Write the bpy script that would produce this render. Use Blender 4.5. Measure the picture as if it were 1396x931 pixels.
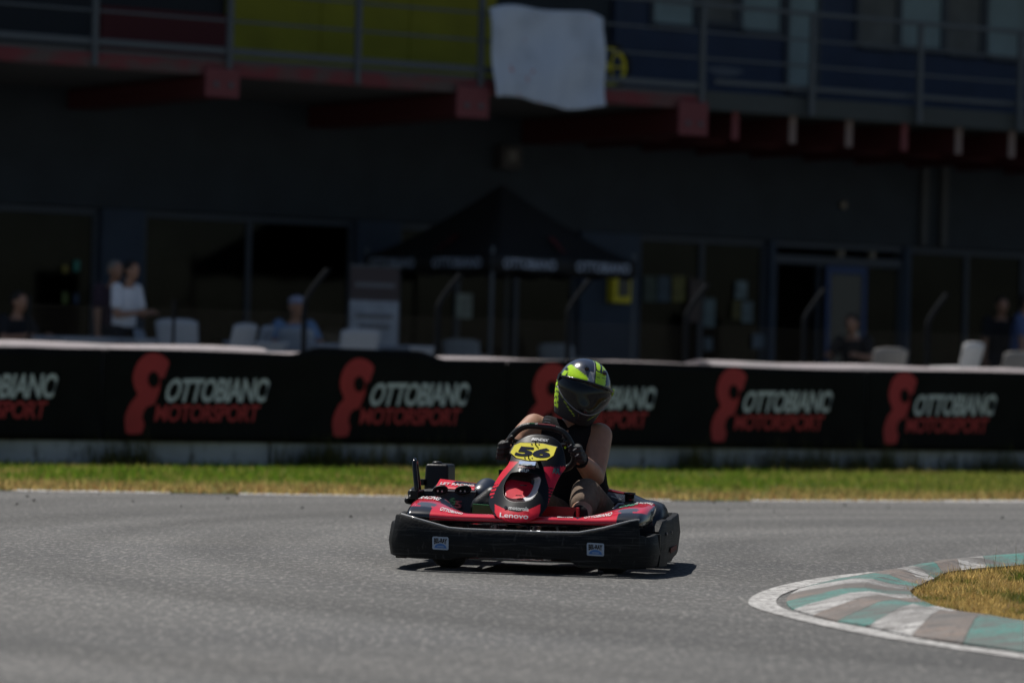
import bpy, bmesh, math, random
import numpy as np
from mathutils import Vector, Matrix, noise as mnoise

# ------------------------------------------------------------------ camera, world, sun, exposure
for o in list(bpy.data.objects): bpy.data.objects.remove(o)
scene = bpy.context.scene
col = scene.collection
rnd = random.Random(5)
nrs = np.random.RandomState(7)
FPX = 5235.0; HC = 1.0; ROLL = .025; PITCH = 34.5/FPX          # photograph is 1396 px wide
cam_d = bpy.data.cameras.new('camera'); cam = bpy.data.objects.new('camera', cam_d); col.objects.link(cam)
cam_d.sensor_width = 36; cam_d.lens = FPX/1396*36; cam_d.clip_end = 3000
CAM = Matrix.Translation((0, 0, HC)) @ Matrix.Rotation(math.pi/2+PITCH, 4, 'X') @ Matrix.Rotation(ROLL, 4, 'Z')
cam.matrix_world = CAM
cam_d.dof.use_dof = True; cam_d.dof.focus_distance = 19.3; cam_d.dof.aperture_fstop = 2.05
scene.camera = cam
scene.render.resolution_x = 1024; scene.render.resolution_y = 682
SUN_EL = math.radians(61); SUN_AZ = math.atan2(-.68, .73)         # clockwise from +Y
to_sun = Vector((math.sin(SUN_AZ)*math.cos(SUN_EL), math.cos(SUN_AZ)*math.cos(SUN_EL), math.sin(SUN_EL)))
w = bpy.data.worlds.new('World'); scene.world = w; w.use_nodes = True
nt = w.node_tree; nt.nodes.clear()
sky = nt.nodes.new('ShaderNodeTexSky'); sky.sky_type = 'NISHITA'; sky.sun_disc = False
sky.sun_elevation = SUN_EL; sky.sun_rotation = SUN_AZ; sky.air_density = 1.0; sky.dust_density = .6
bg = nt.nodes.new('ShaderNodeBackground'); bg.inputs[1].default_value = .05
wo = nt.nodes.new('ShaderNodeOutputWorld')
nt.links.new(sky.outputs[0], bg.inputs[0]); nt.links.new(bg.outputs[0], wo.inputs[0])
sl = bpy.data.lights.new('sun', 'SUN'); sl.energy = 5.0; sl.angle = math.radians(.53); sl.color = (1, .955, .89)
sun = bpy.data.objects.new('sun', sl); col.objects.link(sun)
sun.rotation_euler = to_sun.to_track_quat('Z', 'Y').to_euler(); sun.location = (-10, 10, 30)
vs = scene.view_settings
vs.view_transform = 'Standard'; vs.look = 'None'; vs.gamma = 1; vs.use_curve_mapping = False; vs.exposure = -.08

# ------------------------------------------------------------------ pixel rays -> points
R3 = CAM.to_3x3(); C0 = Vector((0, 0, HC))
def ray(x, y): return R3 @ Vector(((x-698)/FPX, (465.5-y)/FPX, -1))
def G(x, y, z=0):
    d = ray(x, y); return C0 + d*((z-HC)/d.z)
WA = math.atan(.634); WO = Vector((0, 37.4, 0))                    # the barrier line: origin and direction
WS = Vector((math.cos(WA), math.sin(WA), 0)); WN = Vector((-math.sin(WA), math.cos(WA), 0))
def W(x, y, n):                                                     # pixel on the vertical plane n metres behind the barrier -> (s, z)
    d = ray(x, y); p = C0 + d*((n+WN.dot(WO-C0))/WN.dot(d)); return WS.dot(p-WO), p.z
def WP(s, n, z=0): return WO + WS*s + WN*n + Vector((0, 0, z))
KPSI = math.radians(10); K0 = G(705, 782); K0.z = 0
KB = Vector((math.sin(KPSI), math.cos(KPSI), 0)); KL = Vector((math.cos(KPSI), -math.sin(KPSI), 0))
def P(x, y, b):                                                     # pixel on the kart's cross plane b metres behind its front -> kart-local point
    d = ray(x, y); p = C0 + d*((b+KB.dot(K0-C0))/KB.dot(d)); return Vector((KL.dot(p-K0), b, p.z))

# ------------------------------------------------------------------ materials
MATS = {}
def mat(name, color=(.5, .5, .5), rough=.6, metal=0., spec=.5, var=.12, vscale=30., bump=0., bscale=200., vcol=False, coat=0., trans=0., sheen=0., ior=None):
    if name in MATS: return MATS[name]
    m = bpy.data.materials.new(name); m.use_nodes = True; n = m.node_tree; b = n.nodes['Principled BSDF']
    b.inputs['Roughness'].default_value = rough; b.inputs['Metallic'].default_value = metal
    b.inputs['Specular IOR Level'].default_value = spec; b.inputs['Coat Weight'].default_value = coat
    b.inputs['Transmission Weight'].default_value = trans
    if ior: b.inputs['IOR'].default_value = ior
    tc = n.nodes.new('ShaderNodeTexCoord')
    ns = n.nodes.new('ShaderNodeTexNoise'); ns.inputs['Scale'].default_value = vscale; ns.inputs['Detail'].default_value = 6
    n.links.new(tc.outputs['Object'], ns.inputs['Vector'])
    mr = n.nodes.new('ShaderNodeMapRange'); mr.inputs[1].default_value = .3; mr.inputs[2].default_value = .7
    mr.inputs[3].default_value = 1-var; mr.inputs[4].default_value = 1+var
    n.links.new(ns.outputs[0], mr.inputs[0])
    mx = n.nodes.new('ShaderNodeMix'); mx.data_type = 'RGBA'; mx.blend_type = 'MULTIPLY'; mx.inputs[0].default_value = 1
    if vcol:
        va = n.nodes.new('ShaderNodeVertexColor'); va.layer_name = 'Col'; n.links.new(va.outputs[0], mx.inputs[6])
    else: mx.inputs[6].default_value = (*color, 1)
    n.links.new(mr.outputs[0], mx.inputs[7]); n.links.new(mx.outputs[2], b.inputs['Base Color'])
    if bump:
        n2 = n.nodes.new('ShaderNodeTexNoise'); n2.inputs['Scale'].default_value = bscale; n2.inputs['Detail'].default_value = 4
        n.links.new(tc.outputs['Object'], n2.inputs['Vector'])
        bp = n.nodes.new('ShaderNodeBump'); bp.inputs['Strength'].default_value = bump; bp.inputs['Distance'].default_value = .01
        n.links.new(n2.outputs[0], bp.inputs['Height']); n.links.new(bp.outputs[0], b.inputs['Normal'])
    MATS[name] = m; return m

def ramp_mat(name, layers, rough=.85, bump=.3, bscale=150., bdist=.01):
    """layers: list of (scale xyz, detail, lo, hi, colour) mixed over the first colour by noise."""
    m = bpy.data.materials.new(name); m.use_nodes = True; n = m.node_tree; b = n.nodes['Principled BSDF']
    b.inputs['Roughness'].default_value = rough
    tc = n.nodes.new('ShaderNodeTexCoord'); prev = None
    for i, (sc, det, lo, hi, c) in enumerate(layers):
        if prev is None:
            rgb = n.nodes.new('ShaderNodeRGB'); rgb.outputs[0].default_value = (*c, 1); prev = rgb.outputs[0]; continue
        mp = n.nodes.new('ShaderNodeMapping'); mp.inputs['Scale'].default_value = sc; mp.inputs['Location'].default_value = (i*3.7, i*1.3, 0)
        n.links.new(tc.outputs['Object'], mp.inputs[0])
        ns = n.nodes.new('ShaderNodeTexNoise'); ns.inputs['Scale'].default_value = 1; ns.inputs['Detail'].default_value = det
        n.links.new(mp.outputs[0], ns.inputs['Vector'])
        mr = n.nodes.new('ShaderNodeMapRange'); mr.inputs[1].default_value = lo; mr.inputs[2].default_value = hi
        n.links.new(ns.outputs[0], mr.inputs[0])
        mx = n.nodes.new('ShaderNodeMix'); mx.data_type = 'RGBA'
        n.links.new(mr.outputs[0], mx.inputs[0]); n.links.new(prev, mx.inputs[6]); mx.inputs[7].default_value = (*c, 1); prev = mx.outputs[2]
    n.links.new(prev, b.inputs['Base Color'])
    if bump:
        n2 = n.nodes.new('ShaderNodeTexNoise'); n2.inputs['Scale'].default_value = bscale; n2.inputs['Detail'].default_value = 5
        n.links.new(tc.outputs['Object'], n2.inputs['Vector'])
        bp = n.nodes.new('ShaderNodeBump'); bp.inputs['Strength'].default_value = bump; bp.inputs['Distance'].default_value = bdist
        n.links.new(n2.outputs[0], bp.inputs['Height']); n.links.new(bp.outputs[0], b.inputs['Normal'])
    MATS[name] = m; return m

# ------------------------------------------------------------------ mesh helpers
def tag(o, label=None, cat=None, group=None, kind=None):
    if label: o['label'] = label
    if cat: o['category'] = cat
    if group: o['group'] = group
    if kind: o['kind'] = kind
    return o
def empty(name, loc=(0, 0, 0), rz=0.):
    o = bpy.data.objects.new(name, None); col.objects.link(o); o.location = loc; o.rotation_euler = (0, 0, rz); o.empty_display_size = .1; return o
def link(name, me, m=None, parent=None, smooth=False):
    if m: me.materials.append(m)
    if smooth: me.shade_smooth()
    o = bpy.data.objects.new(name, me); col.objects.link(o)
    if parent: o.parent = parent
    return o
def mk(name, vf, m=None, parent=None, smooth=False, cols=None, bevel=0., seg=2, solid=0.):
    v, f = vf
    me = bpy.data.meshes.new(name); me.from_pydata([tuple(p) for p in v], [], f); me.update()
    bm = bmesh.new(); bm.from_mesh(me)
    if solid or bevel or not cols: bmesh.ops.recalc_face_normals(bm, faces=bm.faces)
    if bevel: bmesh.ops.bevel(bm, geom=bm.edges[:], offset=bevel, segments=seg, affect='EDGES', profile=.6, clamp_overlap=True)
    bm.to_mesh(me); bm.free()
    if cols is not None:
        a = me.color_attributes.new('Col', 'FLOAT_COLOR', 'POINT')
        a.data.foreach_set('color', np.array([(*c, 1) for c in cols], 'f').ravel())
    o = link(name, me, m, parent, smooth)
    if solid:
        md = o.modifiers.new('solid', 'SOLIDIFY'); md.thickness = solid; md.offset = -1
    if smooth and bevel:
        try: me.set_sharp_from_angle(angle=math.radians(40))
        except Exception: pass
    return o
def vbox(x0, x1, y0, y1, z0, z1):
    v = [(x, y, z) for x in (x0, x1) for y in (y0, y1) for z in (z0, z1)]
    return v, [(0, 1, 3, 2), (4, 6, 7, 5), (0, 4, 5, 1), (2, 3, 7, 6), (0, 2, 6, 4), (1, 5, 7, 3)]
def boxo(name, x0, x1, y0, y1, z0, z1, m, parent=None, bevel=.004, seg=1):
    return mk(name, vbox(min(x0, x1), max(x0, x1), min(y0, y1), max(y0, y1), min(z0, z1), max(z0, z1)), m, parent, bevel=bevel, seg=seg)
def join(*vfs):
    V, Fc = [], []
    for v, f in vfs:
        k = len(V); V += list(v); Fc += [tuple(i+k for i in q) for q in f]
    return V, Fc
def loft(rings, closed=True, caps=True, loop=False):
    n = len(rings[0]); V = [p for r in rings for p in r]; Fc = []
    m = len(rings)
    for i in range(m if loop else m-1):
        a, b = i*n, ((i+1) % m)*n
        for j in range(n if closed else n-1):
            k = (j+1) % n; Fc.append((a+j, a+k, b+k, b+j))
    if caps and closed and not loop:
        Fc.append(tuple(range(n))[::-1]); Fc.append(tuple(range((m-1)*n, m*n)))
    return V, Fc
def tube(path, r, seg=8, loop=False, flat=1.):
    path = [Vector(p) for p in path]; m = len(path); rings = []
    rs = r if isinstance(r, (list, tuple)) else [r]*m
    up = None
    for i, p in enumerate(path):
        a = path[(i-1) % m] if (loop or i > 0) else p; b = path[(i+1) % m] if (loop or i < m-1) else p
        t = (b-a).normalized()
        if up is None: up = Vector((0, 0, 1)) if abs(t.z) < .9 else Vector((0, 1, 0))
        x = t.cross(up).normalized(); y = x.cross(t).normalized(); up = y
        rings.append([p + (x*math.cos(q)*flat + y*math.sin(q))*rs[i] for q in [2*math.pi*k/seg for k in range(seg)]])
    return loft(rings, True, True, loop)
def smooth_path(pts, n=6, loop=False):
    pts = [Vector(p) for p in pts]; out = []; m = len(pts)
    for i in range(m if loop else m-1):
        g = lambda k: pts[k % m] if loop else pts[max(0, min(m-1, k))]
        a, b, c, d = g(i-1), g(i), g(i+1), g(i+2)
        for k in range(n):
            t = k/n; out.append(.5*((2*b)+(c-a)*t+(2*a-5*b+4*c-d)*t*t+(3*b-a-3*c+d)*t**3))
    if not loop: out.append(pts[-1])
    return out
def lathe(prof, seg=24, center=(0, 0, 0), axis='z'):
    rings = []
    for r, h in prof:
        ring = []
        for k in range(seg):
            c, s = math.cos(2*math.pi*k/seg)*r, math.sin(2*math.pi*k/seg)*r
            p = {'z': (c, s, h), 'x': (h, c, s), 'y': (c, h, s)}[axis]
            ring.append((p[0]+center[0], p[1]+center[1], p[2]+center[2]))
        rings.append(ring)
    return loft(rings)
_ico = None
def ico_pts():
    global _ico
    if _ico is None:
        bm = bmesh.new(); bmesh.ops.create_icosphere(bm, subdivisions=3, radius=1); _ico = [v.co.copy() for v in bm.verts]; bm.free()
    return _ico
def blob_mesh(name, caps, vox=.012, smooth=6, cut=None):
    """one continuous surface: the union of tapered capsules, re-meshed and smoothed"""
    bm = bmesh.new()
    for c in caps:
        p0, r0, p1, r1 = c
        r0 = Vector(r0) if isinstance(r0, (tuple, list)) else Vector((r0,)*3)
        r1 = Vector(r1) if isinstance(r1, (tuple, list)) else Vector((r1,)*3)
        vs_ = []
        for q in ico_pts(): vs_.append(bm.verts.new(Vector(p0)+Vector((q.x*r0.x, q.y*r0.y, q.z*r0.z))))
        if (Vector(p1)-Vector(p0)).length > 1e-6:
            for q in ico_pts(): vs_.append(bm.verts.new(Vector(p1)+Vector((q.x*r1.x, q.y*r1.y, q.z*r1.z))))
        res = bmesh.ops.convex_hull(bm, input=vs_)
        bad = [g for g in res['geom_interior'] if isinstance(g, bmesh.types.BMVert)]
        if bad: bmesh.ops.delete(bm, geom=list(set(bad)), context='VERTS')
    tmp = bpy.data.meshes.new('tmp'); bm.to_mesh(tmp); bm.free()
    o = bpy.data.objects.new('tmp', tmp); col.objects.link(o)
    md = o.modifiers.new('r', 'REMESH'); md.mode = 'VOXEL'; md.voxel_size = vox
    if smooth: ms = o.modifiers.new('s', 'SMOOTH'); ms.iterations = smooth; ms.factor = .5
    bpy.context.view_layer.update()
    dg = bpy.context.evaluated_depsgraph_get()
    me = bpy.data.meshes.new_from_object(o.evaluated_get(dg)); me.name = name
    bpy.data.objects.remove(o); bpy.data.meshes.remove(tmp)
    if cut:
        b2 = bmesh.new(); b2.from_mesh(me)
        bmesh.ops.delete(b2, geom=[v for v in b2.verts if cut(v.co)], context='VERTS'); b2.to_mesh(me); b2.free()
    return me
def blob(name, caps, m, parent, vox=.012, smooth=6, cut=None):
    me = blob_mesh(name, caps, vox, smooth, cut); me.shade_smooth(); me.materials.clear(); return link(name, me, m, parent)
def setcols(me, fn):
    a = me.color_attributes.new('Col', 'FLOAT_COLOR', 'POINT')
    a.data.foreach_set('color', np.array([(*fn(v.co), 1) for v in me.vertices], 'f').ravel())
_txt = {}
def text2d(s, bold=.02, shear=0., sp=1.):
    k = (s, bold, shear, sp)
    if k not in _txt:
        cu = bpy.data.curves.new('t', 'FONT'); cu.body = s; cu.size = 1; cu.offset = bold; cu.shear = shear; cu.space_character = sp; cu.resolution_u = 4
        o = bpy.data.objects.new('t', cu); col.objects.link(o); bpy.context.view_layer.update()
        me = bpy.data.meshes.new_from_object(o.evaluated_get(bpy.context.evaluated_depsgraph_get()))
        bm = bmesh.new(); bm.from_mesh(me); bmesh.ops.triangulate(bm, faces=bm.faces); bmesh.ops.remove_doubles(bm, verts=bm.verts, dist=1e-4); bm.to_mesh(me); bm.free()
        v = [(p.co.x, p.co.y) for p in me.vertices]; f = [tuple(q.vertices) for q in me.polygons]
        x0 = min(p[0] for p in v); x1 = max(p[0] for p in v); y0 = min(p[1] for p in v); y1 = max(p[1] for p in v)
        _txt[k] = ([((p[0]-x0)/(x1-x0), (p[1]-y0)/(y1-y0)) for p in v], f)
        bpy.data.objects.remove(o); bpy.data.curves.remove(cu); bpy.data.meshes.remove(me)
    return _txt[k]
def quad_map(q):                                   # q: bl, br, tr, tl  -> bilinear
    bl, br, tr, tl = [Vector(p) for p in q]
    return lambda u, v: (bl*(1-u)+br*u)*(1-v)+(tl*(1-u)+tr*u)*v
def text_mesh(name, s, fn, m, parent, bold=.02, shear=0., sp=1.):
    v, f = text2d(s, bold, shear, sp)
    me = bpy.data.meshes.new(name); me.from_pydata([tuple(fn(*p)) for p in v], [], f); me.update()
    return link(name, me, m, parent)
def copy_tree(o, parent=None):
    c = o.copy(); col.objects.link(c)
    if parent: c.parent = parent
    for ch in list(o.children): copy_tree(ch, c)
    return c
def lerp(a, b, t): return a+(b-a)*t
def sst(a, b, x):
    t = max(0, min(1, (x-a)/(b-a))); return t*t*(3-2*t)

# ------------------------------------------------------------------ shared materials
M_black = mat('black_plastic', (.007, .0075, .009), .42, spec=.35, var=.25, vscale=14, bump=.12, bscale=60)
M_scuff = ramp_mat('scuffed_bumper', [(0, 0, 0, 0, (.006, .0065, .007)), ((6, 6, 40), 6, .52, .75, (.014, .0145, .015)), ((5, 5, 130), 7, .57, .66, (.040, .039, .038)), ((60, 60, 14), 5, .60, .74, (.05, .048, .046))], rough=.55, bump=.15, bscale=70)
M_scuff.node_tree.nodes['Principled BSDF'].inputs['Specular IOR Level'].default_value = .22
M_rubber = mat('tyre_rubber', (.014, .014, .015), .8, bump=.3)
M_steel = mat('grey_steel', (.35, .36, .38), .35, metal=.9)
M_chrome = mat('dark_chrome', (.08, .085, .09), .25, metal=.8)
M_gloss = mat('gloss_black', (.008, .009, .012), .16, var=.1)
M_vc = mat('printed_gloss', vcol=True, rough=.38, var=.08, vscale=60, spec=.2)
M_vcg = mat('printed_high_gloss', vcol=True, rough=.2, var=.08, vscale=60, coat=.8)
M_vcm = mat('printed_matte', vcol=True, rough=.75, var=.12, vscale=60, bump=.15)
M_white = mat('white_print', (.75, .76, .78), .5, var=.06)
M_dwhite = mat('white_decal', (.62, .63, .64), .45, var=.1)
M_red = mat('red_plastic', (.72, .022, .045), .33, var=.1)
M_green = mat('green_plate', (.012, .15, .03), .4)
M_dred = mat('red_plate', (.36, .012, .018), .4)
M_skin = mat('skin', (.37, .195, .125), .45, var=.10, vscale=25, bump=.08, bscale=300)
M_cloth = mat('black_cloth', (.010, .010, .012), .9, bump=.4, bscale=500, spec=.2)
M_leather = mat('glove_leather', (.013, .013, .014), .55, bump=.5, bscale=250)
M_yellow = mat('plate_yellow', (.80, .70, .012), .5, var=.05, spec=.2)
M_navy = mat('navy_ink', (.008, .012, .035), .8, spec=.1)

# ------------------------------------------------------------------ ground: asphalt, verge, paddock, edge lines
M_asph = ramp_mat('asphalt', [(0, 0, 0, 0, (.080, .080, .078)), ((.5, .9, 1), 6, .42, .66, (.100, .098, .094)), ((.3, .5, 1), 6, .5, .7, (.062, .063, .065)),
                              ((30, 8, 30), 9, .48, .64, (.064, .064, .064)), ((36, 9, 30), 9, .52, .66, (.19, .184, .174)), ((90, 60, 90), 3, .58, .68, (.05, .05, .05)), ((85, 60, 85), 3, .60, .68, (.28, .275, .26)), ((.35, 2.2, 1), 4, .60, .8, (.085, .085, .084))], rough=.8, bump=.6, bscale=110, bdist=.006)
# faint concentric rubber bands round the corner
_n = M_asph.node_tree; _p = _n.nodes['Principled BSDF']; _src = _p.inputs['Base Color'].links[0].from_socket
_tc = _n.nodes.new('ShaderNodeTexCoord'); _vd = _n.nodes.new('ShaderNodeVectorMath'); _vd.operation = 'DISTANCE'; _vd.inputs[1].default_value = (7.5, 21, 0)
_cb = _n.nodes.new('ShaderNodeCombineXYZ'); _sc = _n.nodes.new('ShaderNodeVectorMath'); _sc.operation = 'SCALE'; _sc.inputs['Scale'].default_value = .12; _ad = _n.nodes.new('ShaderNodeVectorMath')
_ns = _n.nodes.new('ShaderNodeTexNoise'); _ns.inputs['Scale'].default_value = 1.5; _ns.inputs['Detail'].default_value = 5; _mr = _n.nodes.new('ShaderNodeMapRange'); _mx = _n.nodes.new('ShaderNodeMix')
_mr.inputs[1].default_value = .35; _mr.inputs[2].default_value = .68; _mr.inputs[3].default_value = 1.16; _mr.inputs[4].default_value = .64
_mx.data_type = 'RGBA'; _mx.blend_type = 'MULTIPLY'; _mx.inputs[0].default_value = 1
_L = _n.links.new
_L(_tc.outputs['Object'], _vd.inputs[0]); _L(_vd.outputs['Value'], _cb.inputs[0]); _L(_tc.outputs['Object'], _sc.inputs[0]); _L(_sc.outputs[0], _ad.inputs[0]); _L(_cb.outputs[0], _ad.inputs[1]); _L(_ad.outputs[0], _ns.inputs['Vector'])
_L(_ns.outputs[0], _mr.inputs[0]); _L(_src, _mx.inputs[6]); _L(_mr.outputs[0], _mx.inputs[7]); _L(_mx.outputs[2], _p.inputs['Base Color'])
track = mk('track', ([(-400, -150, 0), (400, -150, 0), (400, 600, 0), (-400, 600, 0)], [(0, 1, 2, 3)]), M_asph); tag(track, kind='structure')
EDGE = [(-14, 24.2), (-9, 26.3), (-6, 27.4), (-3.72, 28.1), (-1.33, 28.75), (1.5, 29.65), (3.0, 30.6), (4.25, 31.6), (7, 33.9), (12, 38.6), (18, 44)]
def edge_y(x): return float(np.interp(x, [p[0] for p in EDGE], [p[1] for p in EDGE]))
def bar_y(x): return 37.4 + .634*x
xs = np.linspace(-14, 18, 65)
vv = [(x, edge_y(x), .006) for x in xs]+[(x, bar_y(x)+.4, .006) for x in xs]
M_soil = ramp_mat('verge_soil', [(0, 0, 0, 0, (.075, .10, .018)), ((1.2, 1.2, 1), 5, .45, .62, (.05, .085, .012)), ((3, 3, 1), 6, .52, .7, (.15, .11, .045))], rough=.95, bump=.6, bscale=40)
verge = mk('grass_verge', (vv, [(i, i+1, i+66, i+65) for i in range(64)]), M_soil); tag(verge, kind='structure')
M_line = ramp_mat('worn_line_paint', [(0, 0, 0, 0, (.50, .49, .48)), ((3, 9, 1), 8, .45, .62, (.30, .295, .285)), ((30, 30, 1), 8, .50, .62, (.15, .145, .14))], rough=.8, bump=.3)
def strip(pts_a, pts_b, z):
    n = len(pts_a); return [(p[0], p[1], z) for p in pts_a]+[(p[0], p[1], z) for p in pts_b], [(i, i+1, i+1+n, i+n) for i in range(n-1)]
lv, lf = [], []
for i in range(len(xs)-1):                          # broken, half-overgrown edge line
    for k in range(4):
        xa = lerp(xs[i], xs[i+1], k/4); xb = lerp(xs[i], xs[i+1], (k+1)/4)
        if mnoise.noise(Vector((xa*1.1, 3.3, 0))) < -.18 and xa < 3.3: continue
        ww = .16 if xa < 3.4 else .42
        n0 = len(lv); lv += [(xa, edge_y(xa)-ww*.7, .004), (xb, edge_y(xb)-ww*.7, .004), (xb, edge_y(xb)+.10, .0085), (xa, edge_y(xa)+.10, .0085)]; lf.append((n0, n0+1, n0+2, n0+3))
tag(mk('track_edge_line', (lv, lf), M_line), kind='structure')

def blades(name, pts, hmin, hmax, width, colf, kind='stuff', lean=.5):
    n = len(pts); V = np.zeros((n*3, 3), 'f'); Cc = np.ones((n*3, 4), 'f')
    ang = nrs.rand(n)*6.283; h = hmin+(hmax-hmin)*nrs.rand(n)**1.6
    pts = np.array(pts, 'f'); hs = pts[:, 3] if pts.shape[1] > 3 else 1
    h = h*hs
    dx = np.cos(ang)*width; dy = np.sin(ang)*width; la = nrs.rand(n)*6.283; ll = h*lean*nrs.rand(n)
    V[0::3] = pts[:, :3]+np.stack([dx, dy, 0*dx], 1); V[1::3] = pts[:, :3]-np.stack([dx, dy, 0*dx], 1)
    V[2::3] = pts[:, :3]+np.stack([np.cos(la)*ll, np.sin(la)*ll, h], 1)
    for i in range(n): Cc[3*i:3*i+3, :3] = colf(pts[i])
    me = bpy.data.meshes.new(name); me.from_pydata(V.tolist(), [], np.arange(n*3).reshape(n, 3).tolist()); me.update()
    a = me.color_attributes.new('Col', 'FLOAT_COLOR', 'POINT'); a.data.foreach_set('color', Cc.ravel())
    o = link(name, me, M_blade); o['kind'] = kind; return o
M_blade = mat('grass_blade', vcol=True, rough=.6, var=.15, spec=.25)
_n = M_blade.node_tree; _p = _n.nodes['Principled BSDF']; _t = _n.nodes.new('ShaderNodeBsdfTranslucent'); _m = _n.nodes.new('ShaderNodeMixShader'); _m.inputs[0].default_value = .5
_n.links.new(_n.nodes['Color Attribute'].outputs[0] if 'Color Attribute' in _n.nodes else _p.inputs['Base Color'].links[0].from_socket, _t.inputs[0])
_n.links.new(_p.outputs[0], _m.inputs[1]); _n.links.new(_t.outputs[0], _m.inputs[2]); _n.links.new(_m.outputs[0], _n.nodes['Material Output'].inputs[0])
def pick(a, b, t, j=.25):
    k = 1+(rnd.random()-.5)*2*j; return [lerp(a[i], b[i], t)*k for i in range(3)]
GREEN = (.13, .25, .022); GREEN2 = (.25, .31, .04); DRY = (.58, .43, .17); DRY2 = (.45, .27, .11)
gp = []
while len(gp) < 85000:
    x = rnd.uniform(-8, 9); t = rnd.random(); y = lerp(edge_y(x)-.02, bar_y(x)-.05, t)
    nz = mnoise.noise(Vector((x*.9, y*.5, 0)))
    gp.append((x, y, .004, .55+.5*rnd.random()+(.6 if t > .93 else 0)*rnd.random()+.3*nz))
def vcolf(p):
    x, y = float(p[0]), float(p[1]); d = y-edge_y(x)
    nz = mnoise.noise(Vector((x*.8, y*.6, 4)))+.6*mnoise.noise(Vector((x*4, y*2.2, 9)))
    dry = 1-sst(.9, 2.6, d+nz*.9); patch = sst(.10, .6, nz)*.8
    warm = sst(1, 7, x)*.35
    t = min(1, max(dry, patch, warm))
    base = GREEN if rnd.random() < .6 else GREEN2
    return pick(base, DRY if rnd.random() < .7 else DRY2, t if rnd.random() < .9 else .6)
tag(blades('verge_grass', gp, .022, .075, .010, vcolf), 'green verge grass drying to straw along the track edge', 'grass')
wp = []
for k in range(340):                                 # tall weeds at the foot of the barrier
    x = rnd.uniform(-7, 9); y = bar_y(x)-rnd.uniform(.05, .35); c = mnoise.noise(Vector((x*.8, 1.7, 2)))
    if c < -.05+.25*rnd.random()-(.5 if x > 1.6 else 0): continue
    for q in range(26): wp.append((x+rnd.gauss(0, .06), y+rnd.gauss(0, .05), .004, rnd.uniform(.5, 1.15)))
tag(blades('barrier_weeds', wp, .12, .40, .006, lambda p: pick((.05, .075, .015), (.28, .22, .07), rnd.random()**2), lean=.35), 'thin tall weeds growing against the foot of the concrete barrier', 'weeds')
# pebbles and rubber crumbs by the edge line
cv, cf = [], []
for k in range(70):
    x = rnd.uniform(-6, 7); y = edge_y(x)-abs(rnd.gauss(0, 1.6))-.1; r = rnd.uniform(.005, .015)
    n0 = len(cv); cv += [(x-r, y-r, .002), (x+r, y-r*.6, .002), (x+r*.5, y+r, .002), (x, y, r*1.3)]; cf += [(n0, n0+1, n0+3), (n0+1, n0+2, n0+3), (n0+2, n0, n0+3)]
tag(mk('rubber_crumbs', (cv, cf), mat('crumb', (.03, .028, .025), .9)), 'dark rubber crumbs scattered on the asphalt beside the edge line', 'rubber crumbs', kind='stuff')

# ------------------------------------------------------------------ kerb at the corner apex
KO = [(1620, 936), (1500, 911), (1396, 890), (1313, 879), (1243, 868), (1184, 855), (1142, 848), (1109, 840), (1082, 832), (1072, 822), (1077, 812), (1097, 802), (1144, 791), (1189, 783), (1221, 778.5), (1261, 773.5), (1298, 769), (1335, 765), (1396, 761), (1480, 754), (1580, 748)]
KI = [(1620, 890), (1500, 868), (1396, 855), (1345, 847), (1305, 841), (1278, 835), (1262, 829), (1251, 824), (1244, 819), (1241, 815), (1242, 812), (1246, 809), (1254, 805), (1264, 800), (1274, 796), (1286, 789), (1310, 784.5), (1345, 781), (1396, 777), (1480, 769), (1580, 762)]
KC = 'bwtbwtbwtbwtbwtbwtbw'
PAINT = {'t': (.055, .22, .19), 'b': (.20, .155, .13), 'w': (.52, .51, .50)}
def kerb_mat(k):
    c = PAINT[k]
    return ramp_mat('kerb_paint_'+k, [(0, 0, 0, 0, c), ((5, 5, 1), 8, .42, .66, tuple(lerp(q, .2, .45) for q in c)), ((26, 26, 8), 9, .46, .66, tuple(lerp(q, .15, .6) for q in c)), ((5, 18, 8), 8, .52, .66, (.10, .095, .09)), ((60, 60, 60), 4, .56, .68, (.06, .055, .05)), ((1.8, 1.8, 1), 9, .44, .70, (.11, .105, .10))], rough=.8, bump=.6, bscale=60)
KM = {k: kerb_mat(k) for k in 'tbw'}
KOg = smooth_path([G(*p) for p in KO], 4); KIg = smooth_path([G(*p) for p in KI], 4)
prof = [(0, -.02), (.0, .008), (.10, .022), (.45, .058), (.62, .060), (.80, .040), (1.0, .030), (1.0, -.02)]
def kring(i, j=0):
    a, b = KOg[i].copy(), KIg[i].copy(); a.z = b.z = 0
    out = []
    for t, z in prof:
        p = a.lerp(b, t); out.append((p.x, p.y, z+.004*mnoise.noise(p*3)+j)); 
    return out
kerb = empty('kerb'); tag(kerb, kind='structure')
kerb.location = KOg[36]; kerb.location.z = 0; kerb_off = Vector(kerb.location)
for s_ in range(len(KO)-1):
    rings = []
    for i in range(4*s_, 4*s_+5):
        r = [Vector(p)-kerb_off for p in kring(i)]
        rings.append(r)
    # a hair's breadth of joint between painted lengths
    d = (rings[1][3]-rings[0][3]).normalized()*.0025
    rings[0] = [p+d for p in rings[0]]; d = (rings[-1][3]-rings[-2][3]).normalized()*.0025; rings[-1] = [p-d for p in rings[-1]]
    mk('kerb_block', loft(rings), KM[KC[s_]], kerb)
bed = strip([kring(i)[0] for i in range(len(KOg))], [kring(i)[-1] for i in range(len(KOg))], .006)
tag(mk('kerb_bed', bed, mat('kerb_dirt', (.07, .062, .055), .95, bump=.5)), kind='structure')
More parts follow.
